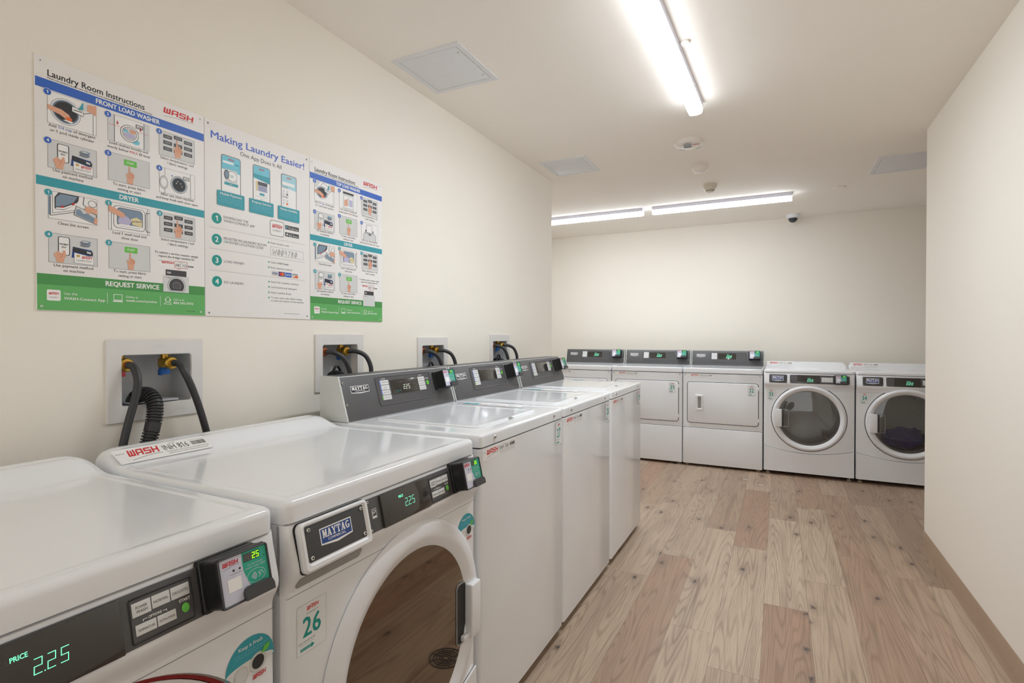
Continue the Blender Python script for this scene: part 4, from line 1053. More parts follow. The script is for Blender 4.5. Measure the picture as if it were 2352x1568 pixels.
    def lint(mb, x0, x1, y0, y1):
        frame_box(mb, x0, x1, y0, y1); w_, h = x1 - x0, y1 - y0; Q = lambda q: [(x0 + w_ * a, y0 + h * b) for a, b in q]
        mb.rect(x0, x0 + w_ * .04, y0 + h * .12, y1, STEELB, 3); mb.line(Q([(.04, .1), (.62, .42)]), w_ * .012, INK, 3); mb.line(Q([(.04, .1), (.04, 1)]), w_ * .012, INK, 3); mb.line(Q([(.08, 1), (.08, .2), (.55, .45)]), w_ * .01, GINK, 3)
        mb.poly(Q([(.12, .42), (.14, .36), (.3, .38), (.52, .62), (.60, .8), (.62, 1), (.2, 1), (.12, .8)]), DARK2, 3); mb.poly(Q([(.14, .46), (.3, .52), (.5, .72), (.58, .96), (.24, .96), (.15, .8)]), STEELB, 4)
        mb.poly(Q([(.14, .37), (.3, .40), (.56, .66), (.54, .71), (.3, .47), (.15, .43)]), PAPER, 5); mb.poly(Q([(.24, .44), (.27, .56), (.31, .47)]), RED, 6); mb.poly(Q([(.46, .60), (.49, .74), (.53, .64)]), RED, 6)
        mb.line(Q([(.72, 1), (.70, .72), (.8, .6), (1, .62)]), w_ * .014, INK, 4); mb.line(ell(x0 + w_ * .9, y0 + h * .8, w_ * .09, h * .13, 14), w_ * .012, GINK, 4, True)
        mb.poly(Q([(.50, .26), (.98, .02), (.99, .40), (.55, .62)]), INK, 6); mb.poly(Q([(.515, .27), (.97, .045), (.975, .39), (.555, .60)]), PALE, 7); mb.poly(Q([(.54, .28), (.95, .07), (.95, .26), (.78, .40), (.70, .36), (.64, .50), (.56, .50)]), STEELB, 8)
        mb.poly(Q([(.72, .58), (.78, .40), (.84, .38), (.86, .46), (1, .42), (1, .62), (.8, .68)]), SKIN, 9); mb.poly(Q([(.92, .06), (1, .02), (1, .30), (.94, .27)]), SKIN, 9)
    def load(mb, x0, x1, y0, y1):
        frame_box(mb, x0, x1, y0, y1); w_, h = x1 - x0, y1 - y0; Q = lambda q: [(x0 + w_ * a, y0 + h * b) for a, b in q]
        mb.rect(x0 + w_ * .055, x0 + w_ * .065, y0, y1, INK, 3); mb.rect(x0 + w_ * .94, x0 + w_ * .95, y0, y1, INK, 3)
        R_ = lambda a, b, c, d, r, m, l: mb.rect(x0 + w_ * a, x0 + w_ * b, y0 + h * c, y0 + h * d, m, l, w_ * r)
        R_(.11, .88, .10, .92, .1, INK, 3); R_(.12, .87, .115, .905, .095, PAPER, 4); R_(.19, .82, .18, .86, .09, INK, 5); R_(.20, .81, .195, .845, .085, STEELB, 6)
        mb.poly(Q([(.21, .32), (.3, .24), (.5, .26), (.55, .42), (.42, .58), (.26, .56)]), LILAC, 7); mb.poly(Q([(.52, .5), (.56, .3), (.8, .26), (.8, .5), (.66, .6)]), CREAMP, 7); mb.line(Q([(.5, .26), (.56, .42), (.8, .46)]), w_ * .014, INK, 8)
        R_(.22, .80, .185, .26, .03, PAPER, 8); mb.poly(Q([(0, .66), (0, .88), (.12, .82), (.34, .68), (.4, .56), (.28, .50), (.14, .58)]), SKIN, 9)
        mb.line(Q([(1, .84), (.92, .84), (.90, .75), (.90, .22), (.92, .12), (1, .12)]), w_ * .014, INK, 4)
    pics = [(drum1, 0, .455, .532), (fill, 1, .455, .526), (buttons, 2, .456, .5255), (pay, 0, .347, .4155), (start, 1, .3505, .424), (clean, 2, .349, .421),
            (lint, 0, .224, .290), (load, 1, .2195, .2925), (buttons, 2, .2225, .292), (pay, 0, .1175, .1885), (start, 1, .1175, .188)]
    caps = [(0, .4465, ('Add 1/4 cup of detergent', 'or 1 pod inside cylinder')), (1, .4470, ('Load clothes loosely and', 'evenly below MAX fill level')), (2, .4460, ('Select temperature / soil', '/ fabric settings')), (0, .3395, ('Use payment method', 'on machine')), (1, .3400, ('To start, press fabric', 'setting or start')), (2, .3420, ('After use, clean machine', 'and keep fresh with door open')),
            (0, .2120, ('Clean lint screen',)), (1, .2100, ('Load 1 wash load and', 'close door')), (2, .2125, ('Select temperature / soil', '/ fabric settings')), (0, .1080, ('Use payment method', 'on machine')), (1, .1080, ('To start, press fabric', 'setting or start'))]
    for i, (fn, c, ya, yb) in enumerate(pics):
        mb = MB(fr); fn(mb, U(X[c][0]), U(X[c][1]), ya, yb)
        badge(mb, i < 6, str(i + 1 if i < 6 else i - 5), X[c][0], yb - .004)
        mb.build('illustration', root)
    for c, yb, T in caps: art('caption', lambda mb: cap(mb, (X[c][0] + X[c][1]) / 2, yb, *T))
    def svc(mb):
        mb.text('To submit a service request, simply', U(.331), .1745, .0058, INK, 1, 'c', U(.125), .012); mb.text('report the 6-digit machine ID.', U(.331), .1645, .0058, INK, 1, 'c', U(.105), .012)
        mb.rect(U(.276), U(.382), .1385, .1575, PAPER, 1); mb.text('Property of', U(.278), .1535, .002, INK, 2, 'l', U(.010)); mb.wash(U(.287), .1470, U(.034), .0075, lay=2, swoosh=False)
        mb.line([(U(.3235), .1375), (U(.3605), .1375), (U(.3605), .1565), (U(.3235), .1565)], .0009, RED, 3, True); mb.text('ABC 123', U(.342), .1420, .0078, INK, 3, 'c', U(.034)); mb.text('Machine ID', U(.342), .1525, .002, INK, 3, 'c', U(.012)); mb.barcode(U(.3625), U(.380), .1430, .1475, 2)
        mb.line([(U(.340), .1375), (U(.330), .1290)], .0008, RED, 3)
        x0, x1 = U(.291), U(.3645)
        mb.rect(x0 + .007, x1 - .007, .1130, .1300, DARK2, 3); mb.badge(x0 + .010, x0 + .022, .1185, .1240, GINK, 4)
        mb.rect(x0, x1, .0655, .1130, PALE, 3); mb.text('WASH', x0 + .003, .1060, .003, RED, 4); mb.text('ABC 123', x0 + .014, .1055, .003, INK, 4)
        if not top:
            cx = (x0 + x1) / 2 + .001
            for r, m in ((.026, GINK), (.0245, PALE), (.0215, INK), (.020, DARK2), (.012, GINK), (.010, DARK)):
                mb.poly([(cx + a, .0665 + max(0, b)) for a, b in ell(0, .018, r, r * 1.0, 24, -40, 220)], m, 4 + (.026 - r) * 300)
    art('service_note', svc)
    for a, b in ((.011, .597), (W - .013, .599), (.010, .0095), (W - .014, .0110)): art('screw', lambda mb: mb.screw(a, b, 0, .0028, PLAS))
    return root
BRASSP = M('printed gold', (206, 168, 84), .5, vary=0)
instruction_poster('large white poster of numbered front load washer steps, leftmost of three on the wall', .6232, .4168, False, 1)
def app_poster():
    W = .4098
    root = thing('app_poster', 'white poster about the laundry phone app with three pictured phones, middle of three', 'poster', (0.0, 1.0402, 1.303), 0, 'laundry posters in a row on the left wall')
    fr = Fr((0.004, 0, 0), (0, 1, 0), (0, 0, 1))
    part(None, 'board', root, lambda mb: mb.plate(.0006, W - .0006, 0, PH, .002, -.0036, 0, M('poster board', (238, 234, 231), .45, vary=.004), .0004), fr)
    art = lambda name, fn: part(None, name, root, fn, fr)
    art('title_lettering', lambda mb: (mb.text('Making Laundry Easier!', .0215, .5555, .0225, BLUEN, 1, 'l', .363, .014), mb.text('One App Does It All', .122, .5290, .0135, INK, 1, 'l', .161)))
    def phone(i, x0, x1, c0, c1, T, body):
        def f(mb):
            mb.rect(x0, x1, .385, .516, DARK2, 1, .008); mb.rect(x0 + .0022, x1 - .0022, .387, .5138, PAPER, 2, .007)
            w_ = x1 - x0
            mb.poly([(x0 + .0025, .470), (x1 - .0025, .464), (x1 - .0025, .507), (x1 - .007, .5132), (x0 + .007, .5132), (x0 + .0025, .507)], SKY if i != 2 else M('printed pale sky', (170, 214, 226), .5, vary=0), 3)
            mb.wash(x0 + w_ * .36, .5015, w_ * .30, .0052, lay=4, swoosh=False)
            if i == 0:
                mb.rect(x0 + .006, x0 + w_ * .62, .4900, .4965, PAPER, 4); mb.rect(x0 + w_ * .7, x1 - .006, .490, .4945, TEALB, 4); mb.rect(x0 + .014, x1 - .013, .426, .472, STEELB if False else PALE, 4)
                for r, m in ((.0165, GINK), (.0155, PAPER)): mb.ellp(x0 + w_ * .56, .452, r, m, 5 + (.0165 - r) * 900)
                mb.text('01', x0 + w_ * .53, .4475, .0085, TEALN, 7, 'c'); mb.ellp(x0 + w_ * .27, .4545, .0085, DARK2, 8, .0145); mb.ellp(x0 + w_ * .27, .4545, .0065, STEELB, 9, .0115); mb.rect(x0 + .011, x1 - .010, .4215, .430, TEALB, 6); mb.text('PAY', x0 + w_ * .5, .424, .0035, PAPER, 7, 'c')
            elif i == 1:
                mb.poly([(x0 + .0025, .474), (x1 - .0025, .462), (x1 - .0025, .485), (x0 + .0025, .485)], TEALB, 4)
                mb.rect(x0 + .011, x0 + .019, .430, .462, ORNG if False else CREAMP, 4); mb.rect(x0 + .019, x1 - .012, .4500, .4625, DARK2, 4); mb.rect(x0 + .019, x1 - .012, .430, .449, LILAC, 4)
                for k in range(4): mb.rect(x0 + .022, x1 - .015, .4325 + k * .004, .4345 + k * .004, STEELB, 5)
                mb.rect(x0 + w_ * .38, x0 + w_ * .66, .417, .4245, TEALB, 4); mb.rect(x0 + .01, x1 - .012, .4115, .4120, GINK, 4); mb.text('25 26', x0 + w_ * .45, .403, .0025, INK, 4); mb.rect(x0 + .015, x1 - .018, .3925, .3995, TEALB, 4)
            else:
                mb.rect(x0 + .005, x1 - .010, .477, .488, PAPER, 4)
                for y in (.4705, .4665, .436, .432): mb.rect(x0 + .005, x0 + .030, y, y + .0014, GINK, 4)
                for y, m in ((.455, PALE), (.445, GINK), (.422, PALE), (.411, ORNG)): mb.ellp(x0 + w_ * .38, y, .0042, m, 4); mb.rect(x0 + .009, x0 + .013, y - .003, y + .003, LILAC, 4)
            mb.rect(c0, c1, .3515, .3985, TEALB, 10, .0025); mb.text(T, (c0 + c1) / 2, .3860, .0072, PAPER, 11, 'c', (c1 - c0) * .78, .012)
            for k, t in enumerate(body): mb.text(t, (c0 + c1) / 2, .3772 - .0068 * k, .0040, SKY, 11, 'c', (c1 - c0) * (.84 - .08 * (k % 2)))
        art('phone_illustration', f)
    phone(0, .0545, .1235, .040, .136, 'Mobile Payment', ('Pay from your phone when', 'you start a machine and', 'reload the balance'))
    phone(1, .1685, .2365, .154, .249, 'Request Service', ('Create service requests', 'and get notified about', 'service progress'))
    phone(2, .2815, .3495, .2675, .361, 'Machine Availability', ('See machines that are', 'available and be notified', 'when they are done'))
    for n, y in (('1', .3080), ('2', .2420), ('3', .1760), ('4', .1095)):
        art('step_number', lambda mb: (mb.ellp(.0390, y, .0168, TEALN, 1), mb.text(n, .0390, y - .0080, .0160, PAPER, 2, 'c', None, .025)))
    def steps(mb):
        for t, x, y, w_ in (('DOWNLOAD THE', .0625, .3125, .088), ('WASH-CONNECT APP', .0625, .3015, .112), ('REGISTER IN LAUNDRY ROOM', .0625, .2455, .157), ('LOAD MONEY', .0630, .1720, .072), ('DO LAUNDRY', .0630, .1055, .070)):
            mb.text(t, x, y, .0078, INK, 1, 'l', w_)
        mb.text('OR', .0625, .2345, .0078, TEALN, 1, 'l', .016, .01); mb.text('ENTER LOCATION CODE', .0815, .2345, .0078, INK, 1, 'l', .126)
        for y in (.2772, .2110, .1435):
            for k in range(93): mb.rect(.0140 + k * .004, .0160 + k * .004, y - .0006, y + .0006, TEALN if False else GINK, 1)
    art('step_lettering', steps)
    D = (((.2620,), (('Enter location code', .2375, .2590, .077, 0),)),
         ((.1940, .1760), (('Select', .2375, .1915, .026, 0), ('Add Funds', .2660, .1915, .046, .016), ('Enter payment method', .2375, .1735, .090, 0))),
         ((.1260, .1080, .0890, .0710), (('Search for available machines', .2375, .1235, .119, 0), ('Load laundry and detergent', .2375, .1055, .111, 0), ('Select machine & pay', .2375, .0865, .086, 0), ('To start cycle, select fabric setting', .2375, .0690, .134, 0), ('or push start button on the machine', .2375, .0585, .142, 0))),
         ((), (('WASH LAUNDRY WL-0110 REV 07/2022', .293, .0170, .066, 0),)))
    for ys_, T in D:
        def details(mb):
            for y in ys_: mb.rect(.2268, .2318, y - .0026, y + .0026, TEALN, 1)
            for t, x, y, w_, b in T: mb.text(t, x, y, .0062 if ys_ else .0026, INK, 1, 'l', w_, b)
        art('detail_lettering', details)
    art('app_icon', lambda mb: (mb.rect(.2350, .2930, .2885, .3425, DARK2, 1, .008), mb.rect(.2366, .2914, .2901, .3409, PAPER, 2, .007), mb.wash(.2435, .3170, .0425, .0125, lay=3, swoosh=False), mb.text('CONNECT', .264, .3045, .0062, GINK, 3, 'c', .038)))
    def store(y0, y1, a, b):
        def f(mb):
            mb.rect(.2985, .3590, y0, y1, DARK2, 1, .001); mb.text(a, .3125, y0 + .0098, .0022, PALE, 2, 'l', .024); mb.text(b, .3125, y0 + .0030, .0056, PAPER, 2, 'l', .042)
            if y0 > .315: mb.poly([(.3025, y0 + .0035), (.3105, y0 + .0078), (.3025, y0 + .0120)], SKY, 2)
            else: mb.ellp(.3065, y0 + .0070, .0034, PAPER, 2); mb.ellp(.3078, y0 + .0118, .0012, PAPER, 2)
        art('store_badge', f)
    store(.3200, .3350, 'GET IT ON', 'Google Play'); store(.2950, .3100, 'Download on the', 'App Store')
    def code(mb):
        mb.line([(.2365, .2205), (.3790, .2205), (.3790, .2490), (.2365, .2490)], .0007, GINK, 1, True)
        S = {'W': [[(0, 1), (.2, 0), (.5, .7), (.75, 0), (1, 1)]], '0': [ell(.5, .5, .42, .5, 14) + [(.92, .5)], [(.75, .95), (.25, .05)]], '9': [ell(.45, .72, .36, .27, 12) + [(.8, .72), (.72, 0)]], '7': [[(0, .95), (.9, 1), (.4, 0)]], '8': [[(.85, .85), (.4, 1), (.15, .75), (.8, .3), (.45, 0), (.15, .28), (.85, .85)]]}
        x = .244
        for ch in 'W009780':
            w_ = .0165 if ch == 'W' else .0105
            for P in S[ch]: mb.line([(x + a * w_ + .002 * b, .2235 + b * .0185) for a, b in P], .0011, INK, 2)
            x += w_ + .0042
    art('handwritten_code', code)
    def cards(mb):
        for i, m in enumerate((PALE, NAVY, BLUEB, PALE)): mb.rect(.2400 + i * .0290, .2672 + i * .0290, .1488, .1652, m, 1)
        mb.rect(.2400, .2672, .1612, .1652, PALE, 2); mb.rect(.2400, .2672, .1488, .1505, CREAMP, 2); mb.text('VISA', .2536, .1532, .0080, NAVY, 2, 'c', .023, .02, .15)
        mb.ellp(.2785, .1572, .0062, RED, 2); mb.ellp(.2868, .1572, .0062, ORNG, 3); mb.text('AM EX', .3116, .1545, .0050, PAPER, 2, 'c', .020, .02)
        mb.poly([(.3270, .1488), (.3542, .1488), (.3542, .1590)], ORNG, 2); mb.text('DISCOVER', .3400, .1595, .0036, INK, 3, 'c', .022, .02); mb.ellp(.3440, .1560, .0026, ORNG, 4)
    art('payment_marks', cards)
    for a, b in ((.012, .597), (W - .014, .597), (.012, .010), (W - .014, .012)): art('screw', lambda mb: mb.screw(a, b, 0, .0028, GREYP))
app_poster()
instruction_poster('white poster of numbered top load washer steps, rightmost of three on the wall', 1.4502, .4085, True, 3)

# ------------------------------------------------------------------ water outlet boxes, valves and hoses behind the washers
WF = Fr((0, 0, 0), (0, 1, 0), (0, 0, 1))                          # a = along the wall, b = up, c = out of the wall
OB = ['washer outlet box with two valves and a drain hose, largest and nearest on the wall', 'washer outlet box above the nearest top load washer, second along the wall', 'washer outlet box above the middle top load washer, third along the wall', 'washer outlet box above the farthest top load washer, last along the wall']
for i, (y0, y1, z0, z1) in enumerate(BOXES):
    root = thing('outlet_box', OB[i], 'outlet box', (0, y0, z0), 0, 'washer outlet boxes in the left wall')
    W, Hh = y1 - y0, z1 - z0
    i0, i1, j0, j1 = INS, W - INS, .0410, Hh - .0400
    part('obf', 'flange', root, lambda mb: (mb.ring((0, W, 0, Hh), (i0 + .003, i1 - .003, j0 + .003, j1 - .003), .004, .006, .0, .0075, BOXP, .0018), [mb.rect(W / 2 - .012 + q * .009, W / 2 - .008 + q * .009, Hh - .024, Hh - .016, PALE, 0, c=.0078) for q in range(4)], mb.text('COLD', W - .085, .018, .007, PALE, 0, c=.0078)), WF)
    def liner(mb):
        D = -.088; t = .003; f = mb.fr.p
        a = rrect(i0 + .0015, i1 - .0015, j0 + .0015, j1 - .0015, .006); b = rrect(i0 + .006, i1 - .006, j0 + .004, j1 - .004, .006)
        mb.loft([[f(x, y, .0) for x, y in a], [f(x, y, D) for x, y in b]], BOXI, False, True)
        mb.box(i0 + .03, i1 - .03, j0 + .004, j0 + .010, D + .01, -.01, BOXI, .002)
    part('obl', 'liner', root, liner, WF)
    for q, (a, hm, nm) in enumerate(((.052, REDH, 'hot'), (.172, BLUEH, 'cold'))):
        def valve(mb):
            zc_ = .155
            mb.tube([mb.fr.p(a, Hh - .041, -.034), mb.fr.p(a, zc_ + .012, -.034)], [.0115, .0115], BRASS, 16)
            mb.box(a - .013, a + .013, zc_ - .013, zc_ + .014, -.048, -.020, BRASS, .003)
            mb.tube([mb.fr.p(a, zc_, -.022), mb.fr.p(a, zc_ + .0005, -.004)], [.010, .010], BRASS, 16)
        v = part('obv%d' % q, 'valve', root, valve, WF)
        def nut(mb):
            zc_ = .1555
            mb.lathe([(.0165, -.014), (.0185, -.012), (.0185, .000), (.0165, .003), (.0120, .004)], a, zc_, BRASS if (q or not i) else COPPER, 12, True, True)
            mb.lathe([(.0105, .004), (.0105, .012)], a, zc_, COPPER if q == 0 else BRASS, 16, False, True)
        part('obn%d%d' % (q, i > 0), 'hose_nut', v, nut, WF)
        def lever(mb):
            mb.box(a - .012, a + .012, .122, .144, -.046, -.026, hm, .003); mb.box(a - .015, a - .008, .119, .136, -.044, -.028, hm, .002)
        part('obh%d' % q, 'valve_handle', v, lever, WF, 'red hot water handle' if q == 0 else 'blue cold water handle')
def hose(name, P, r, label, ribs=None):
    Q = spline(P, 10); mb = MB()
    if ribs is None: mb.tube(Q, r, RUB, 14)
    else:
        D = [0.0]
        for a, b in zip(Q, Q[1:]): D.append(D[-1] + (b - a).length)
        tot = D[-1]; n = int(tot / .0009); S = []; R = []
        for k in range(n + 1):
            d = tot * k / n; j = max(1, next((m for m in range(1, len(D)) if D[m] >= d), len(D) - 1))
            t = (d - D[j - 1]) / max(1e-9, D[j] - D[j - 1]); S.append(Q[j - 1].lerp(Q[j], t))
            cuff = any(a <= d <= b for a, b in ribs)
            R.append(r * .95 if cuff else r * (1.0 if math.sin(d / .0078 * 2 * math.pi) > -.2 else .76))
        mb.tube(S, R, RUB, 16)
    return tag(mb.build(name, sharp=60 if ribs is None else 40), label, 'hose')
for i, (y0, y1, z0, z1) in enumerate(BOXES):
    ya, yb, z = y0 + .052, y0 + .172, z0 + .1555
    if i == 0:
        hose('supply_hose', [(.010, ya, z), (.026, ya + .003, z - .005), (.043, .823, 1.134), (.052, .8195, 1.1076), (.056, .8095, 1.068), (.058, .7944, 1.018), (.060, .7795, .958), (.064, .764, .88), (.090, .758, .81), (.115, .758, .80)], .0098, 'black supply hose on the left valve of the nearest outlet box')
        hose('supply_hose', [(.010, yb, z + .001), (.030, yb + .006, z - .003), (.048, yb + .006, z - .022), (.057, yb + .021, z - .065), (.060, yb + .041, z - .125), (.060, yb + .064, z - .205), (.062, yb + .084, z - .30), (.090, yb + .090, z - .36), (.115, yb + .090, z - .365)], .0098, 'black supply hose on the right valve of the nearest outlet box')
        hose('drain_hose', [(-.030, .852, 1.054), (-.026, .855, 1.066), (-.008, .862, 1.078), (.018, .868, 1.076), (.040, .869, 1.056), (.050, .864, 1.026), (.056, .853, .986), (.060, .840, .945), (.064, .828, .89), (.074, .82, .82), (.092, .82, .78)], .0205, 'thick ribbed black drain hose curling out of the nearest outlet box', [(0.0, .016), (.150, .176)])
    else:
        n = ('the nearest top load washer', 'the middle top load washer', 'the farthest top load washer')[i - 1]
        hose('supply_hose', [(.010, ya, z), (.032, ya + .014, z - .002), (.054, ya + .040, z - .022), (.066, ya + .058, z - .060), (.070, ya + .066, z - .105), (.070, ya + .069, z - .22), (.086, ya + .071, z - .32), (.112, ya + .071, z - .335)], .0092, 'black supply hose on the left valve above ' + n)
        hose('supply_hose', [(.010, yb, z), (.034, yb + .016, z - .001), (.058, yb + .042, z - .018), (.072, yb + .057, z - .056), (.076, yb + .059, z - .100), (.074, yb + .058, z - .22), (.088, yb + .056, z - .32), (.112, yb + .056, z - .335)], .0092, 'black supply hose on the right valve above ' + n)
        yc = y0 + .108
        dh = hose('drain_hose', [(-.030, yc, z0 + .056), (-.016, yc + .001, z0 + .064), (.006, yc + .002, z0 + .066), (.034, yc + .002, z0 + .058), (.052, yc + .003, z0 + .030), (.060, yc + .003, z0 - .03), (.066, yc + .003, z0 - .15), (.088, yc + .003, z0 - .20)], .0140, 'black drain hose hooked into the outlet box above ' + n, [(0.0, .022)])
        part(None, 'hose_clip', dh, lambda mb: mb.tube(spline([(.004, yc - .036, z0 + .050), (.006, yc - .022, z0 + .072), (.007, yc - .007, z0 + .094), (.007, yc + .007, z0 + .094), (.006, yc + .024, z0 + .072), (.004, yc + .038, z0 + .050)], 6), .0050, BLACK, 10))

# ------------------------------------------------------------------ ceiling: fixtures, access panels, detectors, camera
def fixture(label, loc, rz, length, lens_mat):
    """surface mounted strip: local x along the strip, ceiling at local z = 0"""
    root = thing('strip_light', label, 'ceiling light', loc, rz, 'strip lights on the ceiling')
    hl = length / 2
    fr = Fr((0, 0, 0), (1, 0, 0), (0, 1, 0))
    def house(mb): mb.loft([[Vector((x, y, z)) for y, z in ((-.036, 0), (-.036, -.030), (.036, -.030), (.036, 0))] for x in (-hl, hl)], FIXW)
    part('fxh%.2f' % length, 'housing', root, house)
    def lens(mb):
        P = [(-.0345, -.030), (-.0355, -.036), (-.0345, -.050), (-.030, -.060), (-.020, -.0645), (0, -.066), (.020, -.0645), (.030, -.060), (.0345, -.050), (.0355, -.036), (.0345, -.030)]
        L = []
        for x, s_ in ((-hl + .002, .93), (-hl + .008, 1), (hl - .008, 1), (hl - .002, .93)):
            L.append([Vector((x, y * s_, -.030 + (z + .030) * s_)) for y, z in P])
        n = len(P)
        for i in range(n - 1):
            mb.loft([[l[i], l[i + 1]] for l in L], lens_mat if 3 <= i <= n - 5 else LENS_EDGE, False, False, False)
        mb.add(L[0], [tuple(range(n))], LENS_EDGE); mb.add(L[-1], [tuple(reversed(range(n)))], LENS_EDGE)
    part(None, 'diffuser', root, lens)
    return root
fixture('lit strip light running lengthwise above the washers, nearest the camera', (1.1812, 2.270, H), math.radians(90 - 1.5), 1.22, lens_mat)
fixture('lit strip light across the back ceiling, left one partly behind the wall corner', (-.171, 5.037, H), 0.0, 1.22, lens_back)
fixture('lit strip light across the back ceiling, right one above the dryers', (1.102, 5.037, H), 0.0, 1.155, lens_back)
CF = lambda x, y: Fr((x, y, H), (1, 0, 0), (0, -1, 0))             # looking up at the ceiling: a = right, b = towards the camera, c = down
for x0, x1, y0, y1, lb in ((.070, .4145, 1.8395, 2.1915, 'square white access panel in the ceiling above the posters, nearest'), (.0945, .4255, 3.374, 3.728, 'square white access panel in the ceiling by the left wall corner'), (2.175, 2.525, 4.300, 4.730, 'white access panel in the ceiling partly behind the right wall')):
    root = thing('access_panel', lb, 'access panel', (x0, y0, H), 0, 'ceiling access panels')
    fr = Fr((0, 0, 0), (1, 0, 0), (0, -1, 0)); W, D = x1 - x0, y1 - y0
    part(None, 'panel_frame', root, lambda mb: mb.ring((0, W, -D, 0), (.026, W - .026, -D + .026, -.026), .002, .002, 0, .0045, PANELW, .001), fr)
    part(None, 'panel_door', root, lambda mb: mb.plate(.028, W - .028, -D + .028, -.028, .002, 0, .0035, PANELW, .0008), fr)
    for q in (.2, .8): part(None, 'latch', root, lambda mb: mb.box(W - .045, W - .041, -D * q - .006, -D * q + .006, .0034, .0042, GREYP), fr)
def strobe():
    x, y = 1.083, 3.432
    root = thing('fire_alarm_strobe', 'round white fire alarm strobe with red lettering on the ceiling', 'fire alarm', (x, y, H))
    fr = Fr((0, 0, 0), (1, 0, 0), (0, -1, 0))
    part(None, 'base', root, lambda mb: mb.lathe([(.086, 0), (.087, .008), (.084, .017), (.076, .024), (.060, .029), (.03, .0305), (.001, .0305)], 0, 0, WHITEC, 56, True, True), fr)
    def lens(mb): mb.box(-.027, .019, .002, .050, .027, .036, LENSM, .004, 3); mb.box(-.026, .018, .001, .014, .030, .0375, DARK2, .002); [mb.rect(-.020 + q * .0095, -.014 + q * .0095, .030, .044, DARK2, 0, c=.0362) for q in range(4)]
    part(None, 'strobe_lens', root, lens, fr)
    part(None, 'lettering', root, lambda mb: mb.text('FIRE', .025, .014, .019, RED, 1, 'l', .038, .012, c=.0310), fr)
    for s_ in (-1, 1):
        def slot(mb):
            A = [math.radians(-90 + s_ * a) for a in (26, 32, 38, 44, 50, 56)]
            for r in (.0735, .0795):
                mb.line([(r * math.cos(a), r * math.sin(a)) for a in A], .0040, BLACK, 0, c=.0272 if r < .076 else .0240)
        part(None, 'sound_slot', root, slot, fr)
    part(None, 'test_tab', root, lambda mb: (mb.line([(-.016, .074), (-.016, .058), (.014, .058), (.014, .074)], .0018, GINK, 0, c=.0300), mb.rect(-.006, .004, .061, .066, BLACK, 0, c=.0303)), fr)
strobe()
def detector(label, x, y, r, h, vents, tone):
    root = thing('smoke_detector', label, 'detector', (x, y, H))
    fr = Fr((0, 0, 0), (1, 0, 0), (0, -1, 0))
    if vents:
        part(None, 'base', root, lambda mb: mb.lathe([(r, 0), (r * 1.02, .006), (r * 1.0, .018), (r * .93, .021)], 0, 0, tone, 44, True, True), fr)
        part(None, 'head', root, lambda mb: mb.lathe([(r * .90, .020), (r * .92, .028), (r * .80, .040), (r * .62, .046), (r * .56, h - .006), (r * .42, h), (.001, h)], 0, 0, tone, 44, True, True), fr)
        for k in range(14):
            t = 2 * math.pi * k / 14
            vf = Fr((r * .60 * math.cos(t), -r * .60 * math.sin(t), 0), (-math.sin(t), -math.cos(t), 0), (0, 0, -1), (math.cos(t), -math.sin(t), 0))
            part(None, 'vent', root, lambda mb: mb.box(-.0042, .0042, .0465, h - .007, -.006, .0008, DARK, .0006), vf)
    else:
        part(None, 'base', root, lambda mb: mb.lathe([(r, 0), (r * 1.02, .008), (r * .98, .014)], 0, 0, tone, 44, True, True), fr)
        part(None, 'head', root, lambda mb: mb.lathe([(r * .97, .013), (r * .96, .024), (r * .86, .038), (r * .66, .047), (r * .34, h), (.001, h)], 0, 0, tone, 44, True, True), fr)
        part(None, 'vent', root, lambda mb: [mb.line([(-.010 + .0, -r * .36 - q * .006), (.012, -r * .36 - q * .006)], .0026, GINK, 0, c=.0485 - q * .002) for q in range(3)], fr)
detector('smooth white domed detector on the ceiling between the strobe and the vented detector', 1.085, 3.945, .0555, .052, False, WHITEC)
detector('cream smoke detector with dark vents on the ceiling, closest to the back lights', 1.091, 4.480, .0535, .060, True, M('aged detector plastic', (222, 215, 200), .45))
def cover(label, x, y, r):
    mb = MB(Fr((x, y, H), (1, 0, 0), (0, -1, 0))); mb.lathe([(r * .93, 0), (r * .93, .003), (r, .004), (r, .007), (r * .9, .0085), (.001, .009)], 0, 0, CEIL, 40, True, True)
    tag(mb.build('sprinkler_cover'), label, 'sprinkler cover')
cover('flat round sprinkler cover on the ceiling at the right of the back lights', 2.018, 5.030, .044)
cover('small white round cover on the ceiling tight beside the near strip light', 1.2385, 2.262, .0185)
root = thing('dome_camera', 'small white security camera with a dark dome at the back of the ceiling', 'security camera', (1.703, 5.955, H))
fr = Fr((0, 0, 0), (1, 0, 0), (0, -1, 0))
part(None, 'housing', root, lambda mb: mb.lathe([(.060, 0), (.061, .006), (.058, .026), (.053, .036), (.046, .038), (.001, .038)], 0, 0, PLAS, 48, True, True), fr)
part(None, 'dome', root, lambda mb: mb.lathe([(.043, .036)] + [(.042 * math.cos(t), .040 + .040 * math.sin(t)) for t in [k * math.pi / 2 / 9 for k in range(9)]] + [(.001, .080)], 0, 0, DOMEM, 40, True, True), fr)

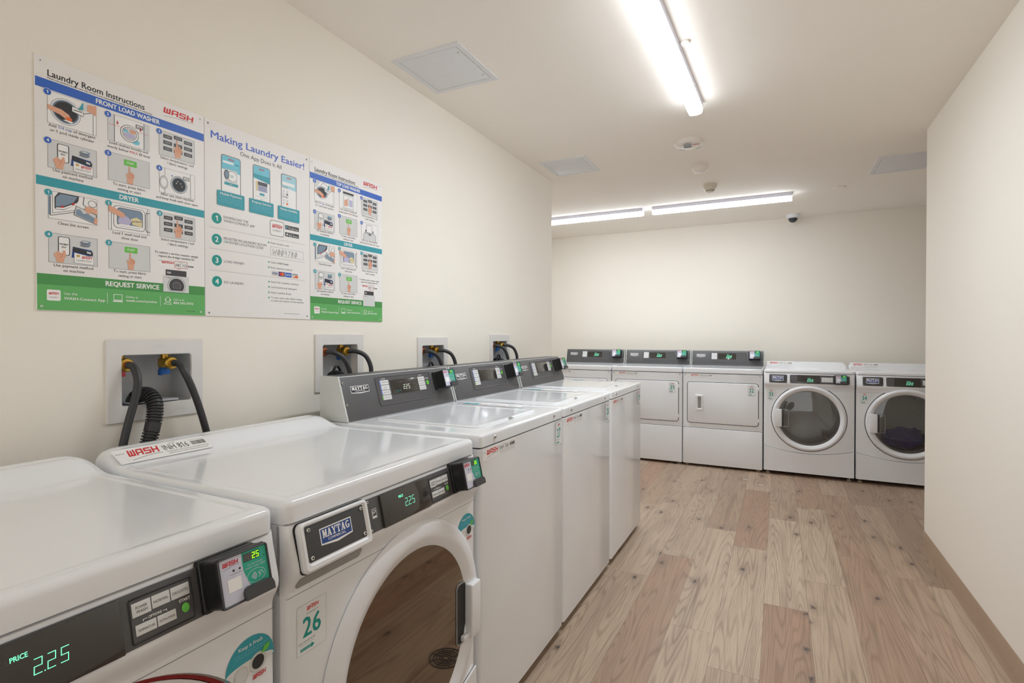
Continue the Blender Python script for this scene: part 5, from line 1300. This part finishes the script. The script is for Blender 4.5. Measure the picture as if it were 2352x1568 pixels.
# ------------------------------------------------------------------ laundry left in the last dryer, scraps on the floor
def laundry():
    rd = random.Random(5); bm = bmesh.new()
    bmesh.ops.create_icosphere(bm, subdivisions=5, radius=1.0)
    from mathutils import noise as nz
    for v in bm.verts:
        p = v.co.copy(); n = nz.noise(p * 2.2) * .22 + abs(nz.noise(p * 5.0)) * .16 + nz.noise(p * 11.0) * .05
        v.co = p * (1 + n)
    cx, cz = 2.167 + .351, .521
    R = .248
    V = []
    for v in bm.verts:
        x, y, z = v.co.x * .150, v.co.y * .135, v.co.z * .090
        X, Z = x + .035, z - .165
        d = math.hypot(X, Z)
        if d > R: X *= R / d; Z *= R / d
        V.append((cx + X, 5.58 + y, cz + Z))
    bm.verts.index_update()
    mb = MB(); mb.add(V, [tuple(w_.index for w_ in f.verts) for f in bm.faces], CLOTH); bm.free()
    return mb.build('laundry_pile', sharp=180)
tag(laundry(), 'crumpled blue laundry behind the round glass door of dryer 34', 'laundry')
def scrap(label, x, y, rz, w_, d):
    mb = MB(Fr((x, y, .0005), (math.cos(rz), math.sin(rz), 0), (-math.sin(rz), math.cos(rz), 0)))
    L = []
    for k in range(7):
        a = -w_ / 2 + w_ * k / 6
        L.append([mb.fr.p(a, b * (1 - .3 * math.sin(k)), .0012 + .0022 * math.sin(k * 1.3) ** 2 + c) for b, c in ((-d / 2, 0), (0, .0012), (d / 2, 0), (d / 2, -.0006), (0, .0006), (-d / 2, -.0006))])
    mb.loft(L, PAPER)
    tag(mb.build('paper_scrap'), label, 'paper scrap', 'white scraps on the floor in front of dryer 32')
def drain():
    root = thing('floor_drain', 'round dark drain grate in the floor, mirrored in the door of washer 26', 'drain', (1.118, 1.702, 0))
    fr = Fr((0, 0, 0), (1, 0, 0), (0, 1, 0))
    part(None, 'rim', root, lambda mb: mb.lathe([(.066, .0), (.066, .0025), (.061, .003), (.060, .0)], 0, 0, DARK, 48), fr)
    def grate(mb):
        for r in (.012, .024, .036, .048): mb.lathe([(r - .0025, .0), (r - .0025, .0024), (r + .0025, .0024), (r + .0025, .0)], 0, 0, DARK, 40)
        for k in range(8):
            t = math.pi * k / 4; f2 = Fr((0, 0, 0), (math.cos(t), math.sin(t), 0), (-math.sin(t), math.cos(t), 0))
            mb.box(.010, .061, -.002, .002, 0, .0022, DARK, fr=f2)
    part(None, 'grate', root, grate, fr)
drain()
scrap('left of two tiny white paper scraps on the floor before dryer 32', 1.330, 4.985, .2, .034, .010)
scrap('right of two tiny white paper scraps on the floor before dryer 32', 1.455, 4.865, -.25, .040, .009)
